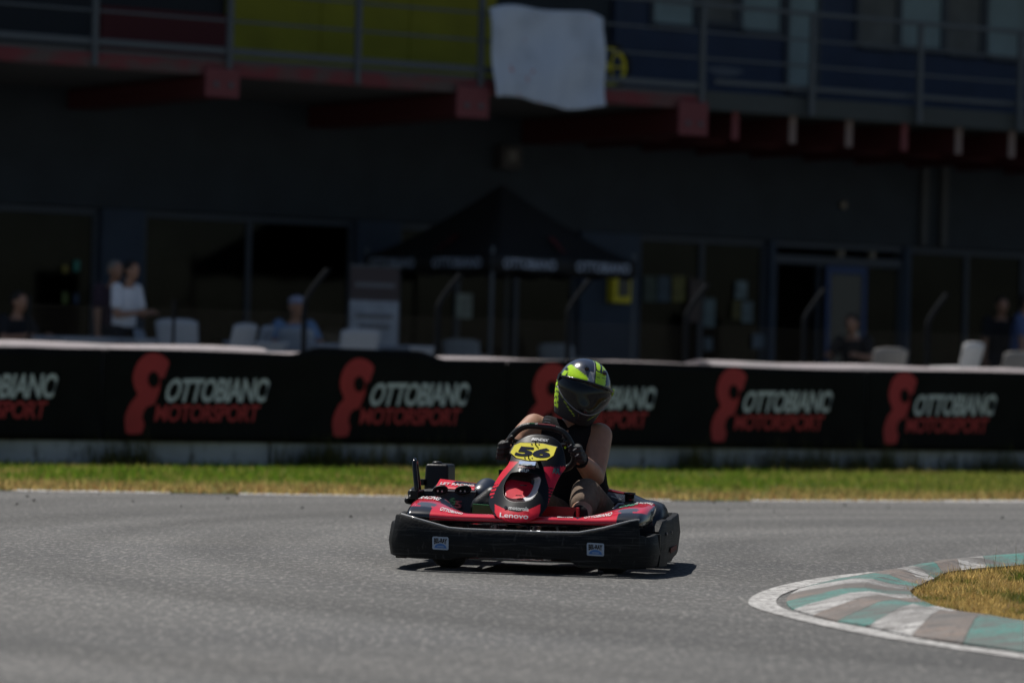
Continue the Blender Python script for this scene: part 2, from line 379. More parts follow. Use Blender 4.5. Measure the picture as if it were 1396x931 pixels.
LO = [(1620, 950), (1500, 922), (1396, 899), (1313, 887), (1243, 876), (1184, 866), (1120, 853), (1070, 841), (1030, 829.5), (1020, 821), (1030, 811), (1060, 800), (1110, 789.5), (1160, 783), (1212, 778)]
LI = [(1620, 941), (1500, 914), (1396, 892.5), (1313, 881), (1243, 869.5), (1184, 857), (1125, 846), (1088, 836), (1066, 829), (1058, 821), (1065, 812), (1088, 803), (1130, 792.5), (1170, 786), (1212, 779.5)]
la, lb = smooth_path([G(*p) for p in LO], 4), smooth_path([G(*p) for p in LI], 4)
tag(mk('apex_line', strip(la, lb, .004), MATS['worn_line_paint']), kind='structure')
inner = [p for p in KIg]
cx = sum(p.x for p in inner)/len(inner)+2; 
iv = [(p.x, p.y, .012) for p in inner]
isl = mk('infield', (iv, [tuple(range(len(iv)))[::-1]]), ramp_mat('infield_soil', [(0, 0, 0, 0, (.16, .11, .04)), ((6, 6, 1), 5, .45, .65, (.10, .085, .025)), ((25, 25, 1), 5, .5, .7, (.22, .15, .06))], rough=.95, bump=.8, bscale=50)); tag(isl, kind='structure')
poly = [(p.x, p.y) for p in inner]
def inside(x, y):
    c = False; j = len(poly)-1
    for i in range(len(poly)):
        if (poly[i][1] > y) != (poly[j][1] > y) and x < (poly[j][0]-poly[i][0])*(y-poly[i][1])/(poly[j][1]-poly[i][1])+poly[i][0]: c = not c
        j = i
    return c
ip = []; xmn = min(p[0] for p in poly); ymn = min(p[1] for p in poly); ymx = max(p[1] for p in poly)
while len(ip) < 42000:
    x = rnd.uniform(xmn-.03, xmn+2.2); y = rnd.uniform(max(ymn, 13.5), min(ymx, 22.5))
    if inside(x-.0, y) or inside(x+.05*rnd.random(), y): ip.append((x, y, .01, .55+.6*rnd.random()+.5*mnoise.noise(Vector((x*3, y*3, 1)))))
def icol(p):
    nz = mnoise.noise(Vector((float(p[0])*3.2, float(p[1])*2.2, 3)))
    t = 1-sst(.02, .42, nz+.2*rnd.random())
    return pick((.10, .14, .02) if rnd.random() < .7 else (.06, .10, .015), (.66, .48, .17) if rnd.random() < .6 else (.40, .26, .09), t if rnd.random() < .93 else rnd.random(), .35)
tag(blades('infield_grass', ip, .010, .048, .0028, icol, lean=1.3), 'short dry straw coloured grass inside the painted kerb', 'grass')
st = []
for k in range(26):
    x = rnd.uniform(xmn+.1, xmn+1.4); y = rnd.uniform(16.5, 20)
    if inside(x, y):
        for q in range(5): st.append((x+rnd.gauss(0, .02), y+rnd.gauss(0, .02), .01, rnd.uniform(.5, 1.1)))
tag(blades('infield_stalks', st, .08, .17, .0022, lambda p: pick((.30, .2, .07), (.16, .14, .04), rnd.random()), lean=.35), 'thin seed stalks standing above the dry infield grass', 'weeds')

# ------------------------------------------------------------------ paddock slab behind the barrier
PZ = .46
pdm = mk('paddock_ground', vbox(-30, 60, .62, 60, -.2, PZ), mat('paddock_concrete', (.15, .148, .145), .85, bump=.2, bscale=40), None); pdm.location = WO; pdm.rotation_euler = (0, 0, WA); tag(pdm, kind='structure')

# ------------------------------------------------------------------ concrete barrier blocks + banner
M_conc = ramp_mat('old_concrete', [(0, 0, 0, 0, (.50, .50, .505)), ((2, 2, 3), 6, .45, .66, (.38, .38, .385)), ((9, 9, 4), 6, .55, .72, (.13, .12, .10))], rough=.9, bump=.4, bscale=40)
M_cap = ramp_mat('coping', [(0, 0, 0, 0, (.36, .32, .33)), ((3, 6, 6), 5, .5, .66, (.28, .27, .275)), ((14, 14, 14), 5, .58, .70, (.24, .22, .22))], rough=.8, bump=.2)
joint0 = W(369, 620, 0)[0]
BL = 5.05
for k in range(-2, 4):
    s0 = joint0+BL*k; s1 = s0+BL
    e = empty('concrete_barrier', WP((s0+s1)/2, .3), WA)
    h = BL/2-.018; dz = [0, .012, -.03, 0, .02, 0][k+2]
    profb = [(.05, 0), (.012, .02), (.012, .22), (.10, .42), (.14, 1.03), (.46, 1.03), (.50, .42), (.585, .22), (.585, 0)]
    mk('body', loft([[(x, n-.3, z) for n, z in profb] for x in (-h, h)]), M_conc, e, bevel=.012)
    if True:
        segs = 10; rings = []
        for q in range(segs+1):
            x = lerp(-h, h, q/segs); wv = .008*math.sin(q*1.7+k)
            rings.append([(x, n-.3, z+dz+wv) for n, z in [(.06, 1.032), (.03, 1.052), (.07, 1.078), (.16, 1.104), (.30, 1.112), (.50, 1.09), (.52, 1.032)]])
        mk('coping', loft(rings), M_cap, e, smooth=False)
    tag(e, ['long grey concrete barrier block behind the banner, wholly out past its near end', 'grey concrete barrier block with pale pink coping behind the table and chairs',
            'grey concrete barrier block with pale coping behind the kart driver and gazebo', 'grey concrete barrier block with weeds at its foot below the open doorway',
            'farthest grey concrete barrier block continuing past the last banner logo', 'concrete barrier block beyond the end of the farthest one in view'][k+2], 'barrier', 'concrete blocks of the track barrier')
M_ban = mat('banner_black', (.008, .008, .0085), .7, spec=.12, var=.25, vscale=3, bump=.15, bscale=6)
M_bred = mat('banner_red', (.48, .028, .035), .55, var=.1, vscale=4)
M_bwhite = mat('banner_white', (.60, .63, .67), .55, var=.08, vscale=4)
def ban_wave(s, z): return -.03+.014*math.sin(s*2.3+z*2)+.008*math.sin(s*4.1+1.3)+.006*mnoise.noise(Vector((s*2, z*2, 0)))
LOGO_S = [W(x, 540, 0)[0] for x in (195, 470, 742, 990, 1223)]; SP = (LOGO_S[4]-LOGO_S[0])/4
# logo outline in the frame of the second logo seen (pixels of the photograph), mapped to metres once
LX = 150; LY = 470; LS = 240/1396
def lp(x, y):
    s, z = W(LX+x*LS, LY+y*LS, 0); return s-LOGO_S[0], z
eight = [(330, 64), (380, 76), (425, 105), (448, 145), (425, 215), (395, 300), (360, 390), (325, 470), (295, 480), (262, 500), (240, 545), (238, 590), (252, 625), (240, 670), (222, 702), (120, 702), (104, 650), (100, 590), (112, 530), (150, 450), (195, 395), (172, 335), (160, 270), (170, 205), (200, 135), (250, 85), (290, 68)]
eight = [lp(*p) for p in smooth_path([(x, y, 0) for x, y in eight], 3, True) for p in [(p.x, p.y)]]
hole = [lp(322+44*math.cos(a), 275+64*math.sin(a)) for a in [i*math.pi/10 for i in range(20)]]
def qd(a, b, c, d): return [(*lp(*p),) for p in (a, b, c, d)]
q_ott = qd((395, 455), (1245, 455), (1275, 265), (450, 265)); q_mot = qd((325, 605), (1160, 612), (1185, 475), (345, 470))
bslots = [(-2, 0), (0, 2), (2, 4), (4, 6)]
bl_labels = ['black advertising banner length with partly hidden white and red lettering by the man in white', 'black advertising banner length with two logos below the seated man and roll up display',
             'black advertising banner length behind the kart driver\'s helmet, reaching below the open doorway', 'black advertising banner length at the far end below the bright white chair']
for bi, (k0, k1) in enumerate(bslots):
    s0 = LOGO_S[0]+SP*(k0-.20)+.004; s1 = LOGO_S[0]+SP*(k1-.20)-.004
    so = (s0+s1)/2
    e = empty('advertising_banner', WP(so, 0), WA)
    nx, nz = 60, 12
    ztop = lambda s: 1.066+.012*math.sin(s*1.3)+(.075 if -2.45 < s < -.8 else 0)*min(1, (s+2.45)*4, (-.8-s)*4 if s < -.8 else 0)
    V = []
    for i in range(nx+1):
        s = lerp(s0, s1, i/nx)
        for j in range(nz+1):
            z = lerp(.235, ztop(s), j/nz); V.append((s-so, ban_wave(s, z), z))
    Fc = [(i*(nz+1)+j, (i+1)*(nz+1)+j, (i+1)*(nz+1)+j+1, i*(nz+1)+j+1) for i in range(nx) for j in range(nz)]
    mk('sheet', (V, Fc), M_ban, e, smooth=True, solid=.004)
    for lk in range(-3, 7):
        sc = LOGO_S[0]+SP*lk
        if not (s0-.01 <= sc-.42 and sc+1.75 <= s1+.55) or sc+1.7 < s0: continue
        f3 = lambda s, z, off: (s+sc-so, ban_wave(s+sc, z)-off, z)
        me8 = bpy.data.meshes.new('figure_eight'); me8.from_pydata([(s, 0, z) for s, z in eight], [], [tuple(range(len(eight)))]); b8 = bmesh.new(); b8.from_mesh(me8)
        bmesh.ops.triangulate(b8, faces=b8.faces, ngon_method='BEAUTY'); bmesh.ops.subdivide_edges(b8, edges=b8.edges[:], cuts=5, use_grid_fill=True)
        for v8 in b8.verts: v8.co = f3(v8.co.x, v8.co.z, .008)
        b8.to_mesh(me8); b8.free(); link('figure_eight', me8, M_bred, e)
        mk('figure_eight_eye', ([f3(s, z, .013) for s, z in hole], [tuple(range(20))]), M_ban, e)
        for q, t, m_, bd, off in ((q_ott, 'OTTOBIANO', M_bwhite, .030, .009), (q_mot, 'MOTORSPORT', M_bred, .024, .009)):
            qm = quad_map([(a, b, 0) for a, b in q])
            text_mesh('lettering', t, lambda u, v: f3(qm(u, v).x, qm(u, v).y, off), m_, e, bold=bd, sp=.93)
        # slanted cuts through the first and the last O
        for c in ([(378, 262), (440, 262), (400, 400), (366, 460)], [(1300, 262), (1268, 262), (1222, 420), (1260, 460)]):
            mk('slanted_cut', ([f3(*lp(*p), .016) for p in c], [(0, 1, 2, 3)]), M_ban, e)
    tag(e, bl_labels[bi], 'banner', 'banner lengths on the barrier')

# ------------------------------------------------------------------ clubhouse building (local x = along the barrier, y = metres behind it)
M_wall = mat('facade_paint', (.032, .043, .056), .8, var=.15, vscale=2, bump=.1, bscale=30)
M_navyw = mat('navy_wall', (.035, .055, .11), .75, var=.15, vscale=2)
M_frame = mat('window_frame', (.045, .06, .085), .5)
M_rail = mat('rail_steel', (.075, .09, .105), .6)
M_fascia = ramp_mat('faded_red', [(0, 0, 0, 0, (.17, .035, .042)), ((2, 4, 4), 5, .45, .62, (.10, .075, .07)), ((8, 8, 8), 5, .55, .7, (.12, .06, .055))], rough=.85)
M_rbeam = mat('red_beam', (.07, .008, .010), .8)
M_rbeamf = mat('red_beam_face', (.17, .045, .052), .8)
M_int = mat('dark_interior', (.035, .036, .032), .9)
def glass(name, tint, fac):
    m = bpy.data.materials.new(name); m.use_nodes = True; n = m.node_tree; n.nodes.clear()
    o = n.nodes.new('ShaderNodeOutputMaterial'); mx = n.nodes.new('ShaderNodeMixShader'); t = n.nodes.new('ShaderNodeBsdfTransparent'); g = n.nodes.new('ShaderNodeBsdfGlossy')
    t.inputs[0].default_value = (*tint, 1); g.inputs['Color'].default_value = (.8, .85, .9, 1); g.inputs['Roughness'].default_value = .06
    tc = n.nodes.new('ShaderNodeTexCoord'); ns = n.nodes.new('ShaderNodeTexNoise'); ns.inputs['Scale'].default_value = 1.3
    mr = n.nodes.new('ShaderNodeMapRange'); mr.inputs[3].default_value = fac*.6; mr.inputs[4].default_value = fac*1.4
    n.links.new(tc.outputs['Object'], ns.inputs['Vector']); n.links.new(ns.outputs[0], mr.inputs[0]); n.links.new(mr.outputs[0], mx.inputs[0])
    n.links.new(t.outputs[0], mx.inputs[1]); n.links.new(g.outputs[0], mx.inputs[2]); n.links.new(mx.outputs[0], o.inputs[0]); return m
M_glass = glass('window_glass', (.35, .38, .36), .012)
FN = 10.0
bld = empty('clubhouse', WP(4, FN), WA); tag(bld, 'long dark two storey clubhouse with red edged balcony behind the barrier', 'building')
def bb(name, s0, s1, n0, n1, z0, z1, m, parent=None, bevel=.006):
    o = boxo(name, s0-4, s1-4, n0-FN, n1-FN, z0, z1, m, bld if parent is None else parent, bevel)
    return o
def ws(x, n=FN): return W(x, 380, n)[0]
ZT = 2.78
A0, A1 = -9.0, 34.0
bb('wall_band', A0, A1, FN, FN+.3, ZT, 4.3, M_wall)
piers = [(A0, -5.2), (ws(138), ws(196)), (ws(487), ws(545)), (ws(792), ws(873)), (ws(1050), ws(1058)), (ws(1234), ws(1242)), (ws(1480), ws(1560)), (24.5, A1)]
for a, b in piers: bb('wall_pier', a, b, FN, FN+.28, PZ-.05, ZT-.003, mat('pier_blue', (.042, .062, .098), .8, var=.15, vscale=2))
opens = [(-5.2, ws(138), 3), (ws(196), ws(487), 2), (ws(545), ws(792), 3), (ws(873), ws(1050), 2), (ws(1242), ws(1480), 3), (ws(1560), 24.5, 4)]
for a, b, k in opens:
    wdw = bb('window', a+.003, b-.003, FN+.10, FN+.17, ZT-.08, ZT-.004, M_frame)      # head rail carries its mullions and panes
    bb('window_sill', a+.003, b-.003, FN+.10, FN+.17, PZ, PZ+.12, M_frame, wdw)
    for q in range(k+1):
        x = lerp(a+.04, b-.04, q/k); bb('mullion', x-.035, x+.035, FN+.095, FN+.175, PZ+.122, ZT-.082, M_frame, wdw)
    for q in range(k):
        x0 = lerp(a+.04, b-.04, q/k)+.037; x1 = lerp(a+.04, b-.04, (q+1)/k)-.037
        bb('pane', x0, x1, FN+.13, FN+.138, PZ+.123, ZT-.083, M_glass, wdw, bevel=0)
# the doorway between the two window bands: dark opening, transom, open blue framed leaf
d0, d1 = ws(1058)+.002, ws(1234)-.002
bb('door_transom', d0, d1, FN+.06, FN+.14, 2.48, 2.60, M_frame); bb('door_head', d0, d1, FN+.06, FN+.14, 2.70, ZT-.004, M_frame)
dm = [ws(1058)+.03, ws(1121), ws(1181), ws(1234)-.03]
for x in dm: bb('door_post', x-.03, x+.03, FN+.055, FN+.145, PZ, 2.478, M_frame)
M_blue = mat('blue_frame', (.02, .06, .20), .5)
dl = bb('door_leaf', dm[1]+.035, dm[2]-.035, FN-.04, FN-.0, PZ+.02, 2.46, M_frame)
bb('leaf_glass', dm[1]+.12, dm[2]-.12, FN-.045, FN-.041, 1.0, 2.34, mat('leaf_pane', (.03, .04, .05), .2), dl, bevel=0)
for x0, x1, z0, z1 in ((dm[1]+.03, dm[1]+.10, PZ+.02, 2.47), (dm[2]-.10, dm[2]-.03, PZ+.02, 2.47), (dm[1]+.101, dm[2]-.101, 2.38, 2.47)): bb('leaf_edge', x0, x1, FN-.06, FN-.046, z0, z1, M_blue, dl)
bb('door_handle', dm[2]-.22, dm[2]-.18, FN-.10, FN-.047, 1.35, 1.6, M_steel, dl)
bb('side_pane', dm[2]+.035, dm[3]-.035, FN+.09, FN+.10, PZ, 2.47, M_glass, bevel=0)
# interior
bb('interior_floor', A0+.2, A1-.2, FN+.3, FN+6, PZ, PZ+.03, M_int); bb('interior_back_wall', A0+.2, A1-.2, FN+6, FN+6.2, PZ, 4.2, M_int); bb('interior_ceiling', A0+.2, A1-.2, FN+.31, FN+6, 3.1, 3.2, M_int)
bb('end_wall', A0, A0+.25, FN+.3, FN+8, PZ, 7.4, M_wall); bb('end_wall', A1-.25, A1, FN+.3, FN+8, PZ, 7.4, M_wall); bb('back_wall', A0, A1, FN+8, FN+8.2, 0, 7.4, M_wall)
for x, z, w_, h_, c in ((235, 420, 36, 170, (.10, .03, .02)), (232, 345, 40, 14, (.18, .2, .2)), (300, 430, 14, 60, (.08, .12, .12)), (75, 330, 22, 70, (.05, .06, .07)), (395, 410, 26, 26, (.08, .09, .085))):
    s, zz = W(x, z, FN+3); bb('interior_cabinet', s-w_/220, s+w_/220, FN+2.6, FN+3, max(PZ+.03, zz-h_/220), zz+h_/220, mat('cab%d' % x, c, .6))
# roof and upper storey
UZ = 4.36; UN = FN-.5
bb('upper_floor_slab', A0, A1, FN-.02, FN+8, 4.303, UZ+.05, M_wall)
sd = ws(745, UN); su = W(838, 60, UN)[0]
bb('upper_wall', su, A1, UN, UN+.3, UZ+.052, 7.4, M_navyw)
bb('upper_wall', W(655, 60, UN)[0]+.25, su-.002, UN+.1, UN+.35, UZ+.052, 7.4, M_wall)
M_ypan = mat('yellow_cladding', (.33, .31, .015), .7, var=.15, vscale=1.5)
y0, y1 = W(312, 40, UN)[0], W(655, 40, UN)[0]+.24
yy = np.linspace(y0, y1, 4)
for q in range(3): bb('yellow_panel', yy[q]+.004, yy[q+1]-.004, UN, UN+.12, UZ+.06, 7.4, M_ypan)
r0 = W(138, 40, UN)[0]
bb('red_panel', r0, y0-.004, UN, UN+.12, UZ+.06, W(220, 14, UN)[1], mat('maroon_panel', (.11, .014, .018), .7))
bb('upper_wall', A0, y0-.006, UN+.121, UN+.4, UZ+.06, 7.4, mat('upper_dark', (.03, .034, .042), .8))
bb('roof', A0-.4, A1+.4, FN-3.2, FN+8.5, 7.402, 7.75, M_wall)
M_uglass = mat('upper_window', (.16, .25, .29), .25, var=.25, vscale=1.5)
M_curt = mat('upper_curtain', (.10, .11, .115), .5, var=.3, vscale=2)
def uwin(xa, xb, ybot, m, name='upper_window'):
    a = W(xa, 20, UN)[0]; b = W(xb, 20, UN)[0]; z = W((xa+xb)/2, ybot, UN)[1]
    o = bb(name, a, b, UN-.02, UN-.006, z, 6.7, m, bevel=0)
    bb('frame', a-.06, a-.003, UN-.05, UN-.002, z-.05, 6.7, M_frame, o); bb('frame', b+.003, b+.06, UN-.05, UN-.002, z-.05, 6.7, M_frame, o); bb('sill', a, b, UN-.09, UN-.002, z-.07, z-.003, M_frame, o)
for a in ((890, 943, 33, M_uglass), (955, 1000, 30, M_curt), (1011, 1062, 42, M_uglass), (1075, 1113, 123, M_uglass, 'upper_door'), (1170, 1220, 62, M_curt), (1228, 1282, 65, M_uglass), (1290, 1335, 72, M_curt), (1346, 1400, 78, M_uglass), (1420, 1470, 84, M_uglass), (1490, 1540, 88, M_curt)): uwin(*a)
mk('chalk_mark', ([( lerp(W(965, 98, UN)[0], W(1012, 98, UN)[0], .5+.5*math.cos(a)*(1+.2*math.sin(3*a)))-4, UN-FN-.004, W(990, 98, UN)[1]+.06*math.sin(a)) for a in [i*.393 for i in range(16)]], [tuple(range(16))]), mat('pale_smear', (.16, .18, .22), .8), bld)
# balcony
BN = 6.5
zf = 4.18
sB = W(962, 160, BN)[0]
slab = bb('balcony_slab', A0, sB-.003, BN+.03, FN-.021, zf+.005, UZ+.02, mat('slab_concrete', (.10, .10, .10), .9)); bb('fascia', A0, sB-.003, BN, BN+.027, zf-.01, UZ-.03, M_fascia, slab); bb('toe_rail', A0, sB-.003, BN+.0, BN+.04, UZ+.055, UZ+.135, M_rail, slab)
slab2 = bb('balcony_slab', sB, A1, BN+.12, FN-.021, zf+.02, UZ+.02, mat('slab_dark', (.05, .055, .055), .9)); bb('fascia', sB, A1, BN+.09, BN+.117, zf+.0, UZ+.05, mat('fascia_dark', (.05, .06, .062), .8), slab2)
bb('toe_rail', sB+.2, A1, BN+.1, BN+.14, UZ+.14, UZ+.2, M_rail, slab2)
for x, w_ in ((-30, 44), (303, 44), (645, 42), (946, 38)):
    a = W(x-w_/2, 120, BN-.05)[0]; b = W(x+w_/2, 120, BN-.05)[0]; z0 = W(x, {-30: 108, 303: 132, 645: 160, 946: 184}[x], BN-.05)[1]
    br = bb('bracket', a, b, BN-.03, FN-.001, z0, zf-.012, M_rbeam, bevel=.015); bb('bracket_face', a-.01, b+.01, BN-.06, BN-.031, z0-.01, zf+.07, M_rbeamf, br)
    for q in (.3, .75): bb('bolt', lerp(a, b, q)-.03, lerp(a, b, q)+.03, BN-.075, BN-.061, z0+.10, z0+.16, M_rail, br)
for k in range(16):
    s = W(1004, 178, BN+.2)[0]+k*(W(1381, 210, BN+.2)[0]-W(1004, 178, BN+.2)[0])/5
    if s > A1-.3: break
    z0 = W(1004, 191, BN+.2)[1]
    j = bb('joist', s-.03, s+.03, BN+.25, FN-.001, z0+.01, zf-.002, M_rbeam); bb('joist_end', s-.055, s+.055, BN+.22, BN+.249, z0, zf+.018, mat('joist_pale', (.20, .15, .14), .7) if k % 3 else M_rbeamf, j)
bb('soffit_beam', sB+.05, A1, BN+1.6, BN+1.8, zf-.30, zf-.004, M_rbeam)
rl = bb('railing', A0, A1, BN-.02, BN+.03, UZ+1.06, UZ+1.11, M_rail)
for z in (.42, .74): bb('rail_bar', A0, A1, BN-.005, BN+.015, UZ+z, UZ+z+.03, M_rail, rl)
px_posts = [-55, 128, 312, 487, 655, 957, 1107, 1254, 1391]
ps = [W(x, 100, BN)[0] for x in px_posts]+[W(1391, 100, BN)[0]+1.75*k for k in range(1, 11)]+[W(-55, 100, BN)[0]-1.75*k for k in (1, 2, 3)]
for s in ps: bb('rail_post', s-.035, s+.035, BN-.03, BN-.002+.03, zf+.0, UZ+1.058, M_rail, rl)
# wall fittings
def fit(name, x, y, w_, h_, m, dn=.12, n=FN, inset=None):
    s, z = W(x, y, n); o = bb(name, s-w_/2, s+w_/2, n-dn, n-.002, z-h_/2, z+h_/2, m, bevel=.012)
    return o, s, z
M_alm = mat('alarm_yellow', (.80, .68, .03), .55)
o, s, z = fit('yellow_box', 841, 390, .32, .44, M_alm, .16); bb('box_window', s-.09, s+.09, FN-.17, FN-.161, z-.14, z+.14, mat('box_dark', (.03, .035, .03), .3), o)
o, s, z = fit('lamp_box', 686, 216, .30, .30, mat('lamp_box_grey', (.055, .05, .05), .6), .22); bb('box_lamp', s-.07, s+.07, FN-.235, FN-.221, z-.05, z+.09, mat('lamp_face', (.16, .15, .14), .5), o)  # wall box with a lamp; the lamp is a plain paler plate
fit('wall_lamp', 1050, 206, .38, .10, mat('lamp_housing', (.15, .14, .12), .5), .2)
for x, y in ((1147, 280), (1143, 346), (1186, 348)): fit('wall_light', x, y, .09, .09, mat('small_lamp', (.25, .22, .17), .5), .08)
for x in (1256, 1283):
    s, z = W(x, 290, FN); bb('downpipe', s-.05, s+.05, FN-.09, FN-.004, ZT+.02, zf+.0, mat('pipe', (.075, .08, .085), .6))
def poster(x0, x1, ya, yb, c):
    a, zt = W(x0, ya, FN+.09); b, zb = W(x1, yb, FN+.09); bb('poster', a, b, FN+.085, FN+.093, zb, zt, mat('poster%d_%d' % (x0, ya), c, .6, var=.3, vscale=9), bevel=0)
for a in ((622, 643, 400, 434, (.26, .31, .29)), (960, 974, 407, 446, (.13, .19, .21)), (1003, 1018, 383, 408, (.16, .22, .24)), (1012, 1026, 411, 440, (.13, .18, .20)), (1026, 1044, 455, 475, (.11, .16, .21)), (961, 971, 460, 478, (.08, .13, .17)),
          (878, 894, 376, 412, (.06, .085, .07)), (897, 913, 376, 412, (.05, .08, .11)), (917, 933, 376, 412, (.14, .13, .03)), (940, 956, 380, 440, (.09, .065, .06)), (998, 1010, 410, 436, (.09, .08, .02)), (101, 108, 355, 370, (.04, .25, .2)), (85, 92, 362, 372, (.25, .2, .03)), (85, 92, 398, 414, (.10, .14, .03)), (101, 107, 400, 414, (.03, .06, .12)), (1130, 1150, 410, 440, (.10, .11, .15))): poster(*a)  # the small teal, yellow, green and blue ones stand in for bottles

# white cloth thrown over the railing
cl = []
nx, nz = 26, 30
tl = W(664, 6, BN-.06); br_ = W(824, 146, BN-.06); trx = W(826, 6, BN-.06)[0]; blx = W(668, 140, BN-.06)[0]
for i in range(nx+1):
    u = i/nx
    for j in range(nz+1):
        v = j/nz
        s = lerp(lerp(tl[0], trx, u), lerp(blx, br_[0], u), v)+.03*math.sin(v*7+1)*(.5-u)*(1 if u > .5 else .6)
        zt = tl[1]+.04*math.sin(u*9)*.3-.05*(abs(u-.5)*2)**6; zb = br_[1]+.05*math.sin(u*6.5+.4)-.02*u
        cl.append((s-tl[0], -.04*math.sin(u*11+v*2.0)-.03*math.sin(u*23+1+v)*(.3+v)-.02*math.sin(v*8+u*5)-.03, lerp(zt, zb, v)))
M_sheet = ramp_mat('old_sheet', [(0, 0, 0, 0, (.52, .60, .74)), ((2, 2, 2), 5, .5, .7, (.42, .49, .61)), ((7, 7, 7), 3, .70, .74, (.50, .14, .16))], rough=.9, bump=.2, bscale=12)
cm = mk('draped_sheet', (cl, [(i*(nz+1)+j, (i+1)*(nz+1)+j, (i+1)*(nz+1)+j+1, i*(nz+1)+j+1) for i in range(nx) for j in range(nz)]), M_sheet, smooth=True, solid=.006)
cm.location = WP(tl[0], BN-.06); cm.rotation_euler = (0, 0, WA); tag(cm, 'white bed sheet hanging over the balcony railing', 'sheet')
wh = empty('yellow_wheel', WP(W(832, 85, BN+.5)[0], BN+.5, UZ+.02), WA); tag(wh, 'yellow and black spoked wheel leaning on the balcony beside the white sheet', 'wheel')
rr = .27
mk('tyre', tube([(rr*math.cos(a), 0, rr+.0+rr*math.sin(a)) for a in [i*math.pi/14 for i in range(28)]], .035, 8, True), M_rubber, wh, True)
mk('rim', tube([(.21*math.cos(a), 0, rr+.21*math.sin(a)) for a in [i*math.pi/14 for i in range(28)]], .025, 8, True), M_alm, wh, True)
for k in range(5):
    a = k*1.2566; mk('spoke', tube([(0, 0, rr), (.2*math.cos(a), 0, rr+.2*math.sin(a))], .014, 6), M_alm, wh)

# ------------------------------------------------------------------ fence posts with wire mesh
M_post = mat('painted_post', (.014, .016, .019), .9, spec=.1)
M_wire = mat('fence_wire', (.07, .066, .058), .8, spec=.2)
FNn = 2.6
fpx = [40, 237, 415, 597, 775, 936, 1097, 1265, 1420]
fdesc = ['beside the big left windows', 'just right of the man in white', 'beside the seated man in blue', 'left of the gazebo pole', 'under the right eave of the gazebo', 'in front of the poster covered window', 'before the dark doorway', 'between doorway and far windows', 'past the far windows']
fs = [W(x, 430, FNn)[0] for x in fpx]
for k, s in enumerate(fs):
    e = empty('fence_post', WP(s, FNn, PZ), WA)
    plain = k < 2
    pth = [(0, 0, 0), (0, 0, .5), (0, 0, 1.10)] if plain else [(0, 0, 0), (0, 0, .6), (0, 0, 1.08), (.03, -.0, 1.20), (.12, -.02, 1.34), (.24, -.03, 1.48)]
    mk('post', tube(smooth_path(pth, 4), .018 if plain else .03, 8), M_post, e, True)
    mk('foot_plate', vbox(-.07, .07, -.07, .07, 0, .012), M_post, e); mk('post_cap', vbox(-.025, .025, -.025, .025, 1.10, 1.115) if plain else vbox(.215, .265, -.06, 0, 1.475, 1.495), M_post, e)
    tag(e, ('plain straight thin fence post ' if plain else 'grey steel fence post with cranked top ') + fdesc[k], 'fence post', 'posts of the wire fence')
for k in range(len(fs)-1):
    a, b = fs[k]+.035, fs[k+1]-.035; L = b-a
    vf = []
    for q in range(int(L/.06)): vf.append(tube([(q*.06+.02, 0, .05), (q*.06+.02, 0, 1.05)], .0009, 3))
    for q in range(17): vf.append(tube([(0, .003, .05+q*.06), (L, .003, .05+q*.06)], .0009, 3))
    e = mk('wire_mesh_panel', join(*vf), M_wire); e.location = WP(a, FNn, PZ); e.rotation_euler = (0, 0, WA)
    tag(e, 'fine wire mesh fence panel with its start ' + fdesc[k], 'fence panel', 'wire mesh fence panels')

# ------------------------------------------------------------------ gazebo
gz = empty('gazebo', WP(W(682, 350, 7.7)[0], 7.7, PZ), WA); tag(gz, 'black peaked gazebo tent with white lettering on its valance', 'gazebo')
M_tent = mat('tent_cloth', (.007, .0075, .008), .75, var=.2, vscale=3, bump=.2, bscale=8)
M_tlet = mat('tent_lettering', (.34, .40, .50), .6, var=.1)
T = 1.16
rot = Matrix.Rotation(-WA+math.radians(42), 3, 'Z')
cor = [rot @ Vector((x*T, y*T, 0)) for x, y in ((-1, -1), (1, -1), (1, 1), (-1, 1))]
EZ = 1.84; PK = 2.74
for q, c in enumerate(cor): mk('leg', tube([(c.x*.985, c.y*.985, 0), (c.x*.985, c.y*.985, EZ+.1)], .026, 6), M_rail, gz); mk('foot', vbox(c.x-.06, c.x+.06, c.y-.06, c.y+.06, 0, .01), M_rail, gz)
